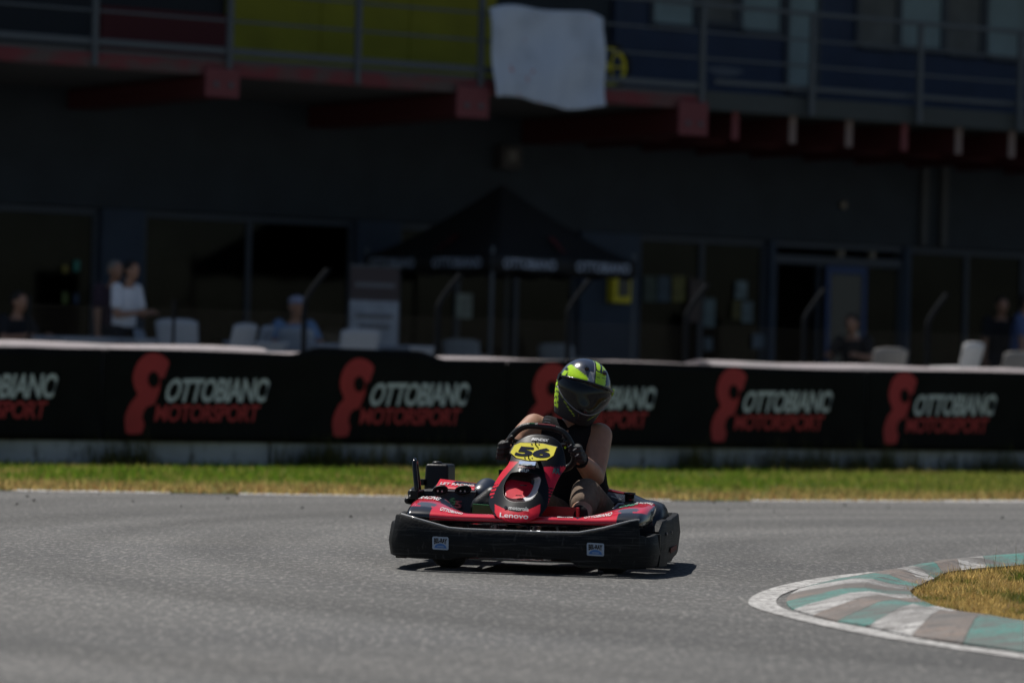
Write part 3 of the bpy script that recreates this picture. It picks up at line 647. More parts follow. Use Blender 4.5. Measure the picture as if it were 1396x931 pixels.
for q in range(4):
    a, b = cor[q], cor[(q+1) % 4]; V = []; n_ = 12
    for i in range(n_+1):
        for j in range(n_+1):
            u = i/n_; v = j/n_; e_ = a.lerp(b, u); p = e_*(1-v); z = EZ+(PK-EZ)*(v**1.25)-.05*math.sin(math.pi*u)*(1-v)*math.sin(math.pi*min(1, v+.2)); V.append((p.x, p.y, z))
    mk('roof_panel', (V, [(i*(n_+1)+j, (i+1)*(n_+1)+j, (i+1)*(n_+1)+j+1, i*(n_+1)+j+1) for i in range(n_) for j in range(n_)]), M_tent, gz, True, solid=.004)
    V = []
    nrm = ((a+b)/2).normalized()
    for i in range(21):
        u = i/20; e_ = a.lerp(b, u)+nrm*(.01+.02*math.sin(u*19)); V += [(e_.x, e_.y, EZ+.01), (e_.x, e_.y, EZ-.20-.02*math.sin(u*25))]
    vl = mk('valance', (V, [(2*i, 2*i+1, 2*i+3, 2*i+2) for i in range(20)]), M_tent, gz, True, solid=.003)
    for u0, u1 in ((.06, .42), (.56, .94)):
        pm = quad_map([a.lerp(b, u0)+Vector((0, 0, EZ-.15)), a.lerp(b, u1)+Vector((0, 0, EZ-.15)), a.lerp(b, u1)+Vector((0, 0, EZ-.03)), a.lerp(b, u0)+Vector((0, 0, EZ-.03))])
        text_mesh('valance_lettering', 'OTTOBIANO', lambda u, v: pm(u, v)+nrm*.045, M_tlet, vl, bold=.025)
    g8 = lambda s, z: (a.lerp(b, .55+s*.16)*(1-(.22+(z-.65)*.35)) + nrm*.03 + Vector((0, 0, EZ+(PK-EZ)*((.22+(z-.65)*.35)**1.25)+.02)))
    mk('roof_logo', ([g8(s, z) for s, z in eight], [tuple(range(len(eight)))]), mat('tent_red', (.10, .010, .012), .7), gz)
    mk('eave_bar', tube([(*(a*.98).xy, EZ-.02), (*(b*.98).xy, EZ-.02)], .014, 6), M_rail, gz)

# ------------------------------------------------------------------ furniture
M_plast = mat('white_plastic', (.34, .39, .46), .55, var=.06)
M_plastg = mat('grey_plastic', (.28, .27, .26), .6)
def chair(px, py, n, rz, label, m=M_plast, top=.84):
    s, _ = W(px, py, n); e = empty('garden_chair', WP(s, n, PZ), WA+rz)
    mk('seat', loft([[(x, y, z) for x, y in ((-.24, -.22), (.24, -.22), (.21, .22), (-.21, .22))] for z in (.42, .45)]), m, e, bevel=.01)
    V = []
    for i in range(9):
        u = i/8*2-1
        for j in range(8):
            v = j/7; V.append((u*(.225+.015*v), .20+.12*v-.05*(1-u*u)*-1*.6, .44+(top-.44)*v-.03*abs(u)**4*v))
    mk('backrest', (V, [(i*8+j, (i+1)*8+j, (i+1)*8+j+1, i*8+j+1) for i in range(8) for j in range(7)]), m, e, True, solid=.02)
    for x, y in ((-.22, -.2), (.22, -.2), (-.2, .22), (.2, .22)): mk('leg', tube([(x*1.1, y*1.1, 0), (x, y, .43)], [.022, .028], 6), m, e)
    for x in (-.25, .25): mk('armrest', tube(smooth_path([(x, -.19, .42), (x, -.19, .62), (x, .0, .65), (x*.95, .24, .66)], 4), .02, 6), m, e)
    return tag(e, label, 'chair', 'garden chairs behind the barrier')
def table(px, py, n, w_, label):
    s, _ = W(px, py, n); e = empty('garden_table', WP(s, n, PZ), WA)
    mk('table_top', vbox(-w_/2, w_/2, -.35, .35, .70, .74), M_plast, e, bevel=.012)
    mk('apron', vbox(-w_/2+.04, w_/2-.04, -.32, .32, .63, .698), M_plast, e)
    for x in (-1, 1):
        for y in (-1, 1): mk('leg', tube([(x*(w_/2-.05), y*.3, 0), (x*(w_/2-.06), y*.29, .63)], .03, 6), M_plast, e)
    return tag(e, label, 'table', 'garden tables behind the barrier')
n1 = 4.2
table(108, 450, 5.0, .75, 'white plastic table left of the standing man in white')
table(206, 455, 4.6, .7, 'white plastic table in front of the standing man in white')
chair(229, 450, 5.0, .9, 'white plastic chair beside the table at the man in white')
chair(257, 450, n1, math.pi-.9, 'pale plastic chair left of the matching one with a tilted back', top=.95)
chair(300, 450, n1-.4, math.pi+.55, 'white plastic chair with tilted back between table and darker chair', top=.92)
table(349, 465, n1, .42, 'small white table between the tilted chair and the seated man')
table(437, 465, n1+.3, .5, 'small white table between the seated man and the big white chair')
chair(472, 460, 3.7, math.pi, 'broad white plastic chair in front of the roll up display', top=.90)
table(555, 470, 4.2, .36, 'little white table beside the roll up display and gazebo')
chair(640, 470, 8.6, math.pi-.9, 'pale chair standing under the gazebo below the window poster', top=.86)
chair(770, 470, 8.6, 2.2, 'bluish white chair under the right side of the gazebo')
table(60, 450, 5.4, .5, 'small white plastic table beside the person sitting in black')
chair(328, 455, 5.0, math.pi+.8, 'pale plastic chair behind the small white table, turned to the windows', top=.92)
chair(424, 460, 4.6, math.pi-1.1, 'white plastic chair turned sideways right beside the seated man', top=.9)
chair(1192, 485, 3.4, math.pi, 'grey plastic chair in front of the open doorway', M_plastg, top=.86)
chair(1295, 490, 2.9, math.pi+.4, 'bright white plastic chair near the cranked fence post', mat('bright_plastic', (.7, .7, .7), .5), top=.95)
chair(1368, 490, 3.4, math.pi, 'grey plastic chair by the people at the far windows', M_plastg, top=.86)
s, z = W(510, 420, 6.0); e = empty('roll_up_display', WP(s, 6.0, PZ), WA)
mk('base', vbox(-.36, .36, -.1, .1, 0, .09), M_rail, e, bevel=.02); mk('sheet', vbox(-.32, .32, -.004, .004, .09, 1.25), mat('display_white', (.30, .34, .40), .6, var=.2, vscale=5), e)
mk('header', vbox(-.32, .32, -.006, .006, 1.252, 1.62), mat('display_dark', (.05, .035, .04), .6), e); mk('top_bar', vbox(-.33, .33, -.015, .015, 1.622, 1.65), M_rail, e); mk('pole', tube([(0, .05, .05), (0, .02, 1.64)], .01, 6), M_rail, e)
for k, (z0, a) in enumerate(((1.40, .26), (1.05, .24), (.93, .20))): mk('text_bar', vbox(-a, a, -.012, -.0065, z0, z0+.05), mat('display_grey', (.14, .15, .17), .6), e)
tag(e, 'roll up display with pale sheet and dark header left of the gazebo', 'display')

# ------------------------------------------------------------------ people in the paddock
M_jeans = mat('dark_trousers', (.02, .022, .03), .9)
M_hairk = mat('dark_hair', (.012, .01, .009), .7, bump=.5); M_hairg = mat('grey_hair', (.22, .20, .18), .7, bump=.5)
def person(px, py, n, rz, label, shirt, hair, pose, cap=None, H=1.75, group=None, skin=M_skin):
    s, _ = W(px, py, n); e = empty('person', WP(s, n, PZ), WA+rz)
    k = H/1.75
    V_ = lambda x, y, z: Vector((x*k, y*k, z*k))
    if pose == 'sit':
        dz = -.38; hip = V_(0, .12, .52); chest = V_(0, .05, .85); neck = V_(0, .0, 1.02); head = V_(0, -.04, 1.15)
        knees = [V_(x*.12, -.35, .52) for x in (-1, 1)]; feet = [V_(x*.13, -.33, .07) for x in (-1, 1)]
        hands = [V_(x*.16, -.34, .78) for x in (-1, 1)]; elb = [V_(x*.27, -.08, .74) for x in (-1, 1)]
    else:
        hip = V_(0, .02, .93); chest = V_(0, .0, 1.25); neck = V_(0, -.03, 1.46); head = V_(0, -.08, 1.60)
        knees = [V_(x*.10, -.02, .5) for x in (-1, 1)]; feet = [V_(x*.11, 0, .07) for x in (-1, 1)]
        hands = [V_(x*.07, -.32, 1.12) for x in (-1, 1)] if pose == 'phone' else [V_(x*.24, -.08, .80) for x in (-1, 1)]
        elb = [V_(x*.24, -.06, 1.08) for x in (-1, 1)]
    sh = [V_(x*.18, neck.y/k+.02, neck.z/k-.07) for x in (-1, 1)]
    caps = [(hip, (.15*k, .11*k, .12*k), chest, (.16*k, .11*k, .14*k)), (chest, (.16*k, .11*k, .12*k), neck-V_(0, 0, .06), (.10*k, .07*k, .05*k)), (neck-V_(0, 0, .05), .055*k, head-V_(0, 0, .05), .05*k),
            (head+V_(0, 0, .02), (.075*k, .092*k, .10*k), head-V_(0, .02, .06), (.055*k, .06*k, .05*k)), (head+V_(0, -.09, -.01), .016*k, head+V_(0, -.105, -.025), .014*k)]
    for x in (-1, 1): caps.append((head+V_(x*.078, .005, 0), (.012*k, .02*k, .03*k), head+V_(x*.08, .005, 0), (.012*k, .02*k, .03*k)))
    for i, x in enumerate((-1, 1)):
        caps += [(sh[i], .058*k, elb[i], .042*k), (elb[i], .042*k, hands[i], .027*k), (hands[i], (.03*k, .045*k, .04*k), hands[i]+V_(0, -.05, .0), (.028*k, .04*k, .03*k))]
        for f_ in range(4): caps.append((hands[i]+V_((f_-1.5)*.018, -.07, 0), .009*k, hands[i]+V_((f_-1.5)*.019, -.125+.008*abs(f_-1.5), -.02), .008*k))
        caps.append((hands[i]+V_(-x*.03, -.03, .01), .011*k, hands[i]+V_(-x*.05, -.085, .02), .009*k))
        caps += [(hip+V_(x*.09, 0, -.02), .085*k, knees[i], .058*k), (knees[i], .058*k, feet[i], .038*k), (feet[i]-V_(0, 0, .03), .036*k, feet[i]+V_(0, -.15, -.04), .03*k)]
    blob('body', caps, skin, e, vox=.013*k, smooth=4)
    g = .014*k
    top = [(hip+V_(0, 0, .02), (.15*k+g, .115*k+g, .10*k), chest, (.16*k+g, .11*k+g, .14*k)), (chest, (.16*k+g, .11*k+g, .12*k), neck-V_(0, 0, .075), (.11*k, .08*k, .035*k))]
    for i in (0, 1): top.append((sh[i], .058*k+g, sh[i].lerp(elb[i], .62), .05*k+g*1.5))
    blob('shirt', top, shirt, e, vox=.014*k, smooth=4)
    tr = []
    for i, x in enumerate((-1, 1)): tr += [(hip+V_(x*.08, 0, -.02), .09*k+g, knees[i], .065*k+g), (knees[i], .063*k+g, feet[i]+V_(0, 0, .03), .05*k+g)]
    tr.append((hip, (.155*k+g, .12*k+g, .09*k), hip+V_(0, 0, -.02), (.155*k+g, .12*k+g, .09*k)))
    blob('trousers', tr, M_jeans, e, vox=.016*k, smooth=4)
    hr = head+V_(0, .015, .045)
    blob('hair', [(hr, (.085*k, .095*k, .085*k), hr+V_(0, .03, -.05), (.08*k, .075*k, .07*k))], hair, e, vox=.012*k, smooth=3, cut=lambda c: c.y < head.y-.055*k and c.z < head.z+.075*k)
    if cap:
        cp = blob('cap', [(head+V_(0, 0, .07), (.094*k, .105*k, .06*k), head+V_(0, 0, .08), (.09*k, .1*k, .055*k)), (head+V_(0, -.10, .06), (.07*k, .03*k, .008*k), head+V_(0, -.17, .05), (.055*k, .03*k, .006*k))], cap, e, vox=.01*k, smooth=3)
    return tag(e, label, 'person', group)
M_wshirt = mat('white_polo', (.78, .80, .86), .85, bump=.2); M_bshirt = mat('blue_shirt', (.13, .24, .42), .85); M_kshirt = mat('black_shirt', (.015, .015, .018), .9); M_mshirt = mat('maroon_shirt', (.05, .03, .045), .9)
person(171, 420, 5.4, math.radians(25), 'standing man in white polo shirt looking down at his hands', M_wshirt, M_hairk, 'phone', H=1.60)
person(151, 420, 6.3, math.radians(10), 'grey haired person in dark clothes behind the man in white', M_mshirt, M_hairg, 'stand', H=1.62)
person(402, 440, 5.2, math.radians(-10), 'man in blue shirt and pale cap sitting at a white table', M_bshirt, M_hairg, 'sit', cap=mat('pale_cap', (.28, .30, .40), .8), H=1.72)
person(1163, 450, 6.2, math.radians(-60), 'person in black shirt sitting in front of the open doorway', M_kshirt, M_hairk, 'sit', H=1.78)
person(1392, 450, 6.4, math.radians(40), 'person in blue top standing by the far windows', mat('mid_blue_top', (.08, .12, .26), .9), M_hairk, 'stand', H=1.66)
person(1363, 450, 6.9, math.radians(-20), 'person in dark clothes beside the one in blue at far windows', M_kshirt, M_hairk, 'stand', H=1.62)
person(22, 445, 5.6, math.radians(20), 'person in black sitting below the first big window', M_kshirt, M_hairk, 'sit', H=1.66)

# ------------------------------------------------------------------ the kart (local x = its left, seen right; y = back; z = up)
kart = empty('racing_kart', K0, -KPSI); tag(kart, 'black and red rental racing kart with yellow number 56 plate on its nose', 'kart')
RED = (.74, .024, .05); BLK = (.010, .011, .014); NAVY = (.016, .024, .05); LIME = (.50, .82, .015)
# front bumper: outer skirt, plan path with top and bottom heights
bp = [(-.600, .62, .235, .07), (-.645, .45, .235, .06), (-.658, .25, .235, .055), (-.652, .12, .232, .052), (-.622, .05, .222, .050), (-.616, .045, .268, .050), (-.585, .018, .268, .048), (-.50, -.012, .248, .046), (-.34, -.028, .210, .044),
      (-.26, -.034, .206, .060), (-.10, -.040, .205, .062), (0, -.041, .205, .062), (.14, -.038, .204, .062), (.26, -.034, .206, .062), (.30, -.032, .207, .030), (.42, -.022, .232, .028), (.54, .0, .268, .028), (.585, .022, .276, .028), (.592, .026, .205, .028), (.63, .06, .195, .03), (.650, .12, .20, .032), (.655, .20, .205, .035)]
rings = []
for i, (x, y, zt, zb) in enumerate(bp):
    zb += .012
    a = Vector(bp[max(0, i-1)][:2]); b = Vector(bp[min(len(bp)-1, i+1)][:2]); t = (b-a).normalized(); nn = Vector((-t.y, t.x))   # inward
    if nn.y < 0 and abs(x) < .5: nn = -nn
    th = .03
    o_ = Vector((x, y)); i_ = o_+nn*th
    rings.append([(o_.x, o_.y, zb+.006), (o_.x-nn.x*.012, o_.y-nn.y*.012, lerp(zb, zt, .45)), (o_.x, o_.y, zt-.008), (o_.x+nn.x*.006, o_.y+nn.y*.006, zt), (i_.x-nn.x*.006, i_.y-nn.y*.006, zt), (i_.x, i_.y, zt-.008), (i_.x, i_.y, zb+.006), (o_.x+nn.x*.015, o_.y+nn.y*.015, zb)])
fb = mk('front_bumper', loft(rings), M_scuff, kart, True); fb.data.set_sharp_from_angle(angle=math.radians(35))
mk('bumper_lip', tube([(x, y+.012, zt+.003) for x, y, zt, zb in bp[6:18]], .0055, 6), mat('lip_highlight', (.42, .42, .42), .2, coat=.5), fb, True)  # pale lip colour paints in the bright highlight along the bumper's top edge
# stiffening tubes behind it
mk('bumper_tube', tube(smooth_path([(-.56, .5, .13), (-.58, .12, .13), (-.45, .03, .13), (.45, .03, .13), (.58, .14, .13), (.56, .5, .13)], 5), .014, 8), M_chrome, kart, True)
# side bumpers: stepped plates running back to the rear
def side_bumper(sx):
    pts = [(.655, .26, .215, .045), (.662, .34, .262, .040), (.668, .46, .268, .040), (.664, .47, .262, .055), (.668, .62, .262, .055), (.640, .90, .262, .06), (.618, 1.20, .262, .065), (.585, 1.50, .262, .07), (.54, 1.62, .25, .07)]
    rg = []
    for x, y, zt, zb in pts: rg.append([(sx*x, y, zb), (sx*(x+.010), y, (zt+zb)/2), (sx*x, y, zt-.01), (sx*(x-.006), y, zt), (sx*(x-.034), y, zt), (sx*(x-.04), y, zt-.02), (sx*(x-.04), y, zb)])
    o = mk('side_bumper', loft(rg), M_scuff, kart, True); o.data.set_sharp_from_angle(angle=math.radians(35))
    mk('bumper_strap', loft([[(sx*(x+.013), y, z) for y, z in ((.50, .10), (.72, .11), (.72, .135), (.50, .125))] for x in (.664, .668)]), mat('rust_red', (.14, .03, .015), .7), o)
    for y in (.38, .56): mk('bolt', lathe([(.0, .0), (.009, 0), (.009, sx*.006), (0, sx*.006)], 8, (sx*.670, y, .2), 'x'), M_chrome, o)
side_bumper(1); side_bumper(-1)
mk('bumper_bracket', vbox(.595, .665, .215, .235, .10, .205), M_black, kart, bevel=.005)
rb = mk('rear_bumper', loft([[(x, 1.66+dy-.10*abs(x/.56)**4, z) for dy, z in ((0, .09), (.03, .07), (.08, .09), (.08, .24), (.03, .26), (0, .24))] for x in np.linspace(-.56, .56, 13)]), M_scuff, kart, True)
# chassis
fp = mk('floor_pan', vbox(-.26, .26, .10, .95, .055, .062), M_chrome, kart)
for sx in (-1, 1): mk('chassis_tube', tube(smooth_path([(sx*.20, .06, .085), (sx*.29, .35, .085), (sx*.33, .9, .085), (sx*.31, 1.6, .085)], 5), .016, 8), M_red, kart, True)
mk('chassis_tube', tube([(-.27, .16, .085), (.27, .16, .085)], .016, 8), M_red, kart, True); mk('chassis_tube', tube([(-.32, 1.0, .085), (.32, 1.0, .085)], .016, 8), M_red, kart, True)
mk('rear_axle', tube([(-.55, 1.38, .135), (.55, 1.38, .135)], .02, 10), M_steel, kart, True)
def wheel(x, y, r, wd, yaw):
    e = empty('wheel', (x, y, r), yaw); e.parent = kart
    pr = [(r*.55, -wd/2*.96), (r*.80, -wd/2), (r*.95, -wd/2*.9), (r, -wd/2*.6), (r, wd/2*.6), (r*.95, wd/2*.9), (r*.80, wd/2), (r*.55, wd/2*.96)]
    mk('tyre', loft([[Vector(p) for p in q] for q in [[(h, rr_*math.cos(a), rr_*math.sin(a)) for a in [k*math.pi/16 for k in range(32)]] for rr_, h in pr]], caps=False, loop=True), M_rubber, e, True)
    mk('rim', lathe([(.0, -wd*.2), (r*.3, -wd*.22), (r*.5, -wd*.45), (r*.56, -wd*.46), (r*.56, wd*.46), (r*.5, wd*.45), (r*.3, wd*.2), (0, wd*.18)], 24, axis='x'), M_steel, e, True)
wheel(-.41, .40, .128, .12, -.25); wheel(.41, .40, .128, .12, -.25); wheel(-.45, 1.38, .138, .18, 0); wheel(.45, 1.38, .138, .18, 0)
for sx in (-1, 1): mk('stub_axle', tube([(sx*.25, .38, .128), (sx*.38, .40, .128)], .014, 8), M_chrome, kart)

# front fairing: red strip sweeping up into the two fenders
NX = 241; NA = 60
fx = np.linspace(-.605, .605, NX); V = []; Cs = []
def fair(x):
    t = abs(x)/.605; k = sst(.45, .86, t); e_ = max(0, (t-.93)/.07)
    sh_ = math.sqrt(max(.02, 1-e_*e_*.97))
    return .160+.02*t*t+k*.20, .252+k*.034, (.055+k*.205)*sh_, (.026+.020*k)*sh_, k
for x in fx:
    yc, zc, ry, rz, k = fair(x)
    for j in range(NA):
        a = 2*math.pi*j/NA; ca, sa = math.cos(a), math.sin(a)
        y_ = yc+ry*math.copysign(abs(ca)**.85, ca); z_ = zc+rz*math.copysign(abs(sa)**.8, sa)+k*.030*(ca)
        V.append((x, y_, z_))
        c = RED
        if sa < -.25: c = BLK
        u = ca
        t = abs(x)
        if sa >= -.25:
            if ((t-.415)/.085)**2+((u-.50)/.55)**2 < 1: c = NAVY
            if t > .46 and u < -.62: c = BLK
            if ((t-.50)/.05)**2+((u+.42)/.2)**2 < 1: c = (.09, .09, .10)
            if .06 < t < .13 and abs(u+.2-(t-.1)*6) < .12: c = NAVY
            if .25 < x < .29 and abs(u+.3) < .5-abs(x-.27)*18: c = NAVY
            if t > .592: c = BLK
        Cs.append(c)
ff = mk('front_fairing', loft([V[i*NA:(i+1)*NA] for i in range(NX)]), M_vcg, kart, True, cols=Cs)
def on_fair(x, u, off=.004):        # point on the fairing: u = -1 front .. 1 back, upper side
    yc, zc, ry, rz, k = fair(x); a = math.acos(max(-1, min(1, u))); sa = math.sin(a)
    y_ = yc+ry*math.copysign(abs(u)**.85, u); return Vector((x, y_, zc+rz*abs(sa)**.8+k*.03*u+off))
def fair_text(s, x0, x1, u0, u1, m=M_dwhite, bold=.03): text_mesh('lettering', s, lambda a, b: on_fair(lerp(x0, x1, a), lerp(u0, u1, b)), m, ff, bold=bold)
fair_text('OTTOBIANO', .30, .43, -.80, -.45); fair_text('OTTOBIANO', -.42, -.30, -.78, -.42); fair_text('MOTOR', .17, .25, -.75, -.5)
fair_text('RACING', .50, .585, .25, .62); fair_text('RACING', -.575, -.47, .0, .40)
fair_text('OMP', -.12, -.04, -.85, -.45, mat('green_ink', (.02, .20, .12), .5)); fair_text('OMP', .44, .52, -.05, .25, MATS['green_ink']); fair_text('(O)', .0, .06, -.85, -.45)

# nose panel: an annulus of skin between its outline and the air opening
OUT = [(703, 712.5), (716, 711.5), (729, 707), (739, 700), (745, 692), (749, 683), (753, 672), (758, 660), (764, 648), (771, 638), (771, 628), (769, 616), (764, 604), (755, 596.5), (744, 593), (733, 591.5), (721, 593), (710, 598), (702, 605), (698, 614), (696, 625), (692, 634), (685, 642), (678, 652), (672, 663), (668, 673), (666, 683), (668, 692), (673, 700), (681, 707), (691, 711)]
HOL = [(709, 683), (717, 682.5), (724, 680), (729, 675), (733, 668), (736, 660), (737, 653), (734, 649), (728, 646.5), (720, 645.5), (711, 644.5), (703, 644), (697, 645), (693, 650), (689, 657), (687, 664), (687, 671), (689, 677), (694, 681), (701, 683)]
HC_ = (712, 664)
def by_angle(pts, n):
    p = smooth_path([(x, y, 0) for x, y in pts], 10, True)
    an = np.array([math.atan2(q.y-HC_[1], q.x-HC_[0]) for q in p]); rr_ = np.array([math.hypot(q.x-HC_[0], q.y-HC_[1]) for q in p])
    o_ = np.argsort(an); an = an[o_]; rr_ = rr_[o_]
    an = np.concatenate([an-2*math.pi, an, an+2*math.pi]); rr_ = np.concatenate([rr_]*3)
    th = np.linspace(-math.pi, math.pi, n, endpoint=False)
    return th, np.interp(th, an, rr_)
NT = 220; NRr = 56
th, ro = by_angle(OUT, NT); _, rh = by_angle(HOL, NT)
def nose_b(x, y):
    v = (712.5-y)/120.; c = 704+v*31; u = abs(x-c)/43.
    return .030+.40*max(v, 0)**1.1+.085*min(u, 1.4)**2.6+.05*max(0, .12-v)*4*max(0, .12-v)*4
def nose_col(x, y):
    v = (712.5-y)/120.; c = 704+v*31
    k = BLK if y > 600 else NAVY
    k = (.0065, .008, .012)
    # red bib with pointed upper corners round the lower lettering
    d = y - (686+13*(1-min(1, abs(x-705.5)/31.)**1.4)*.9+ (0))
    if y > 686 and 673 < x < 737 and y > 687+10.5*(1-(abs(x-705.5)/31.)**1.6) and abs(x-705.5) < 31-max(0, y-697)*.35: k = RED
    # side flashes
    lx = np.interp(y, [628, 642, 655, 668, 682], [697, 686, 677, 671, 668])
    if 629 < y < 678 and x < lx+9*(1-(y-629)/60.)+1.5:
        if y < 660 or ((y+x*.3) % 4.5) < 2.4: k = RED
    rx_ = np.interp(y, [636, 650, 664, 680, 692], [741, 744, 748, 748, 746])
    if 636 < y < 692 and x > rx_:
        if y < 664 or ((y-x*.25) % 4.2) < 2.2: k = (.55, .016, .05)
        if x > 752 and y < 650 and (x-752) > (y-634)*.8: k = (.10, .015, .05)
    if 636 < y < 643 and x > 764: k = RED
    return k
V = []; Cs = []
for i in range(NRr+1):
    t = (i/NRr)**.9
    for j in range(NT):
        r_ = lerp(rh[j], ro[j], t); x = HC_[0]+r_*math.cos(th[j]); y = HC_[1]+r_*math.sin(th[j])
        V.append(P(x, y, nose_b(x, y)+(.012 if i == 0 else 0)+(.010 if i == NRr else 0))); Cs.append(nose_col(x, y))
Fc = [(i*NT+j, (i+1)*NT+j, (i+1)*NT+(j+1) % NT, i*NT+(j+1) % NT) for i in range(NRr) for j in range(NT)]
nose = mk('nose_panel', (V, Fc), M_vc, kart, True, cols=Cs, solid=.005)
# air duct inside the opening
V = []; Cs = []
SC_ = (701, 659)
for i in range(9):
    t = i/8
    for j in range(NT):
        x = HC_[0]+rh[j]*math.cos(th[j]); y = HC_[1]+rh[j]*math.sin(th[j])
        x2 = lerp(x, SC_[0], .34*t); y2 = lerp(y, SC_[1], .34*t)
        V.append(P(x2, y2, nose_b(x, y)+.012+.10*t)); a = th[j]
        Cs.append((.62, .63, .66) if -.55 < a < 1.35 and t < .75 else ((.02, .025, .05) if -.9 < a < 1.5 else BLK))
duct = mk('air_duct', (V, [(i*NT+j, (i+1)*NT+j, (i+1)*NT+(j+1) % NT, i*NT+(j+1) % NT) for i in range(8) for j in range(NT)]), M_vc, nose, True, cols=Cs)
# red tray at the bottom of the duct
tr = []
for x, y, b in ((688, 656, .27), (697, 653, .29), (722, 657, .29), (734, 667, .25), (727, 682.5, .165), (689, 681.5, .16)): tr.append(P(x, y, b))
tray = mk('duct_tray', (tr+[p+Vector((0, .004, -.03)) for p in tr], [(0, 1, 2, 3, 4, 5), (6, 11, 10, 9, 8, 7)]+[(i, 6+i, 6+(i+1) % 6, (i+1) % 6) for i in range(6)]), M_red, nose, bevel=.004)
for x, y in ((714, 664), (708, 678)):
    c = P(x, y, .235 if y < 670 else .18); mk('tray_hole', lathe([(.0, 0), (.017, 0), (.017, .004), (0, .004)], 16, (c.x, c.y-.012, c.z+.008)), M_black, nose)
mk('duct_back', ([P(x, y, .46) for x, y in ((680, 640), (745, 640), (745, 690), (680, 690))], [(0, 1, 2, 3)]), M_black, nose, solid=.004)
def nose_text(s, q, m, bold=.02, off=.006, sp=1., sh=0.): qm = quad_map([(a, b, 0) for a, b in q]); text_mesh('lettering', s, lambda u, v: P(qm(u, v).x, qm(u, v).y, nose_b(qm(u, v).x, qm(u, v).y)-off), m, nose, bold, sh, sp)
nose_text('Lenovo', [(681, 704.5), (720, 707.5), (720.5, 700.2), (681.5, 698.2)], M_white, .018)
nose_text('motorola', [(693.5, 694), (720.5, 696.8), (721, 691.2), (694, 689.0)], M_dwhite, .006)
mk('round_mark', ([P(689.5+2.6*math.cos(a), 691.8+2.6*math.sin(a), nose_b(689.5, 691.8)-.006) for a in [i*math.pi/8 for i in range(16)]], [tuple(range(16))]), mat('grey_ink', (.30, .31, .33), .5), nose)
nose_text('m', [(688, 693.2), (691, 693.4), (691, 690.4), (688, 690.2)], M_gloss, .01, .008)
def nose_patch(q, m, off=.006): mk('sticker', ([P(x, y, nose_b(x, y)-off) for x, y in q], [tuple(range(len(q)))]), m, nose)
nose_patch([(707, 632.3), (729.5, 634.5), (730.5, 629.3), (708, 628.2)], mat('blue_sticker', (.05, .20, .55), .4)); nose_patch([(709.5, 633.2), (727, 635.2), (724, 632), (712.5, 631)], mat('pale_blue', (.45, .55, .65), .4), .0075)
nose_text('OTTOBIANO', [(705.5, 637), (729.5, 639.5), (729.8, 636.9), (706, 634.6)], mat('pink_ink', (.55, .2, .2), .5), .02)
nose_text('BRP', [(707, 642.6), (721, 644), (721.5, 639.5), (707.5, 638.5)], M_dwhite, .04)
nose_text('BENDIX', [(724, 599.5), (748, 602.2), (748.5, 598.4), (725, 596.2)], M_dwhite, .03, sh=.3)
nose_text('RR', [(753, 645), (763, 646.5), (763.5, 638.5), (755, 638)], mat('teal_ink', (.02, .16, .16), .5), .03)

# number plate
def plate_b(x, y): return .215+(628-y)*.0034
PL = [(695.7, 616.7), (701.5, 606.6), (709.5, 603.2), (740, 604.5), (758.9, 609), (754.4, 620.6), (745, 626.8), (722, 627.8), (704, 623.8)]
pv = [P(x, y, plate_b(x, y)) for x, y in PL]
nP = len(pv); bk = Vector((0, .006, -.002))
plate = mk('number_plate', (pv+[p+bk for p in pv], [tuple(range(nP)), tuple(range(nP, 2*nP))[::-1]]+[(i, nP+i, nP+(i+1) % nP, (i+1) % nP) for i in range(nP)]), M_yellow, kart)
brd = [P(727.5+(x-727.5)*1.045, 615.5+(y-615.5)*1.07, plate_b(x, y)+.007) for x, y in PL]
mk('plate_backing', (brd+[p+bk for p in brd], [tuple(range(nP)), tuple(range(nP, 2*nP))[::-1]]+[(i, nP+i, nP+(i+1) % nP, (i+1) % nP) for i in range(nP)]), M_black, plate)
qm56 = quad_map([(700.5, 620.5, 0), (748.5, 624.3, 0), (753.5, 611.4, 0), (708.5, 607.4, 0)])
text_mesh('number', '56', lambda u, v: P(qm56(u, v).x, qm56(u, v).y, plate_b(qm56(u, v).x, qm56(u, v).y)-.003), M_navy, plate, .05)
for x, y in ((730, 605), (720.5, 623.5)):
    mk('plate_clip', tube([P(x, y+1.2, plate_b(x, y)-.003), P(x+.5, y-4, plate_b(x, y)-.008)], .0035, 6), M_gloss, plate)
    for d in (-5, 5): c = P(x+d, y+.5+d*.06, plate_b(x+d, y)-.002); mk('plate_bolt', lathe([(0, 0), (.004, 0), (.0035, -.003), (0, -.003)], 10, tuple(c), 'y'), M_steel, plate)
c0, c1 = P(729, 612, .302), P(729, 614, .42); mk('plate_stay', tube([c0, c1], .010, 6), M_black, plate)

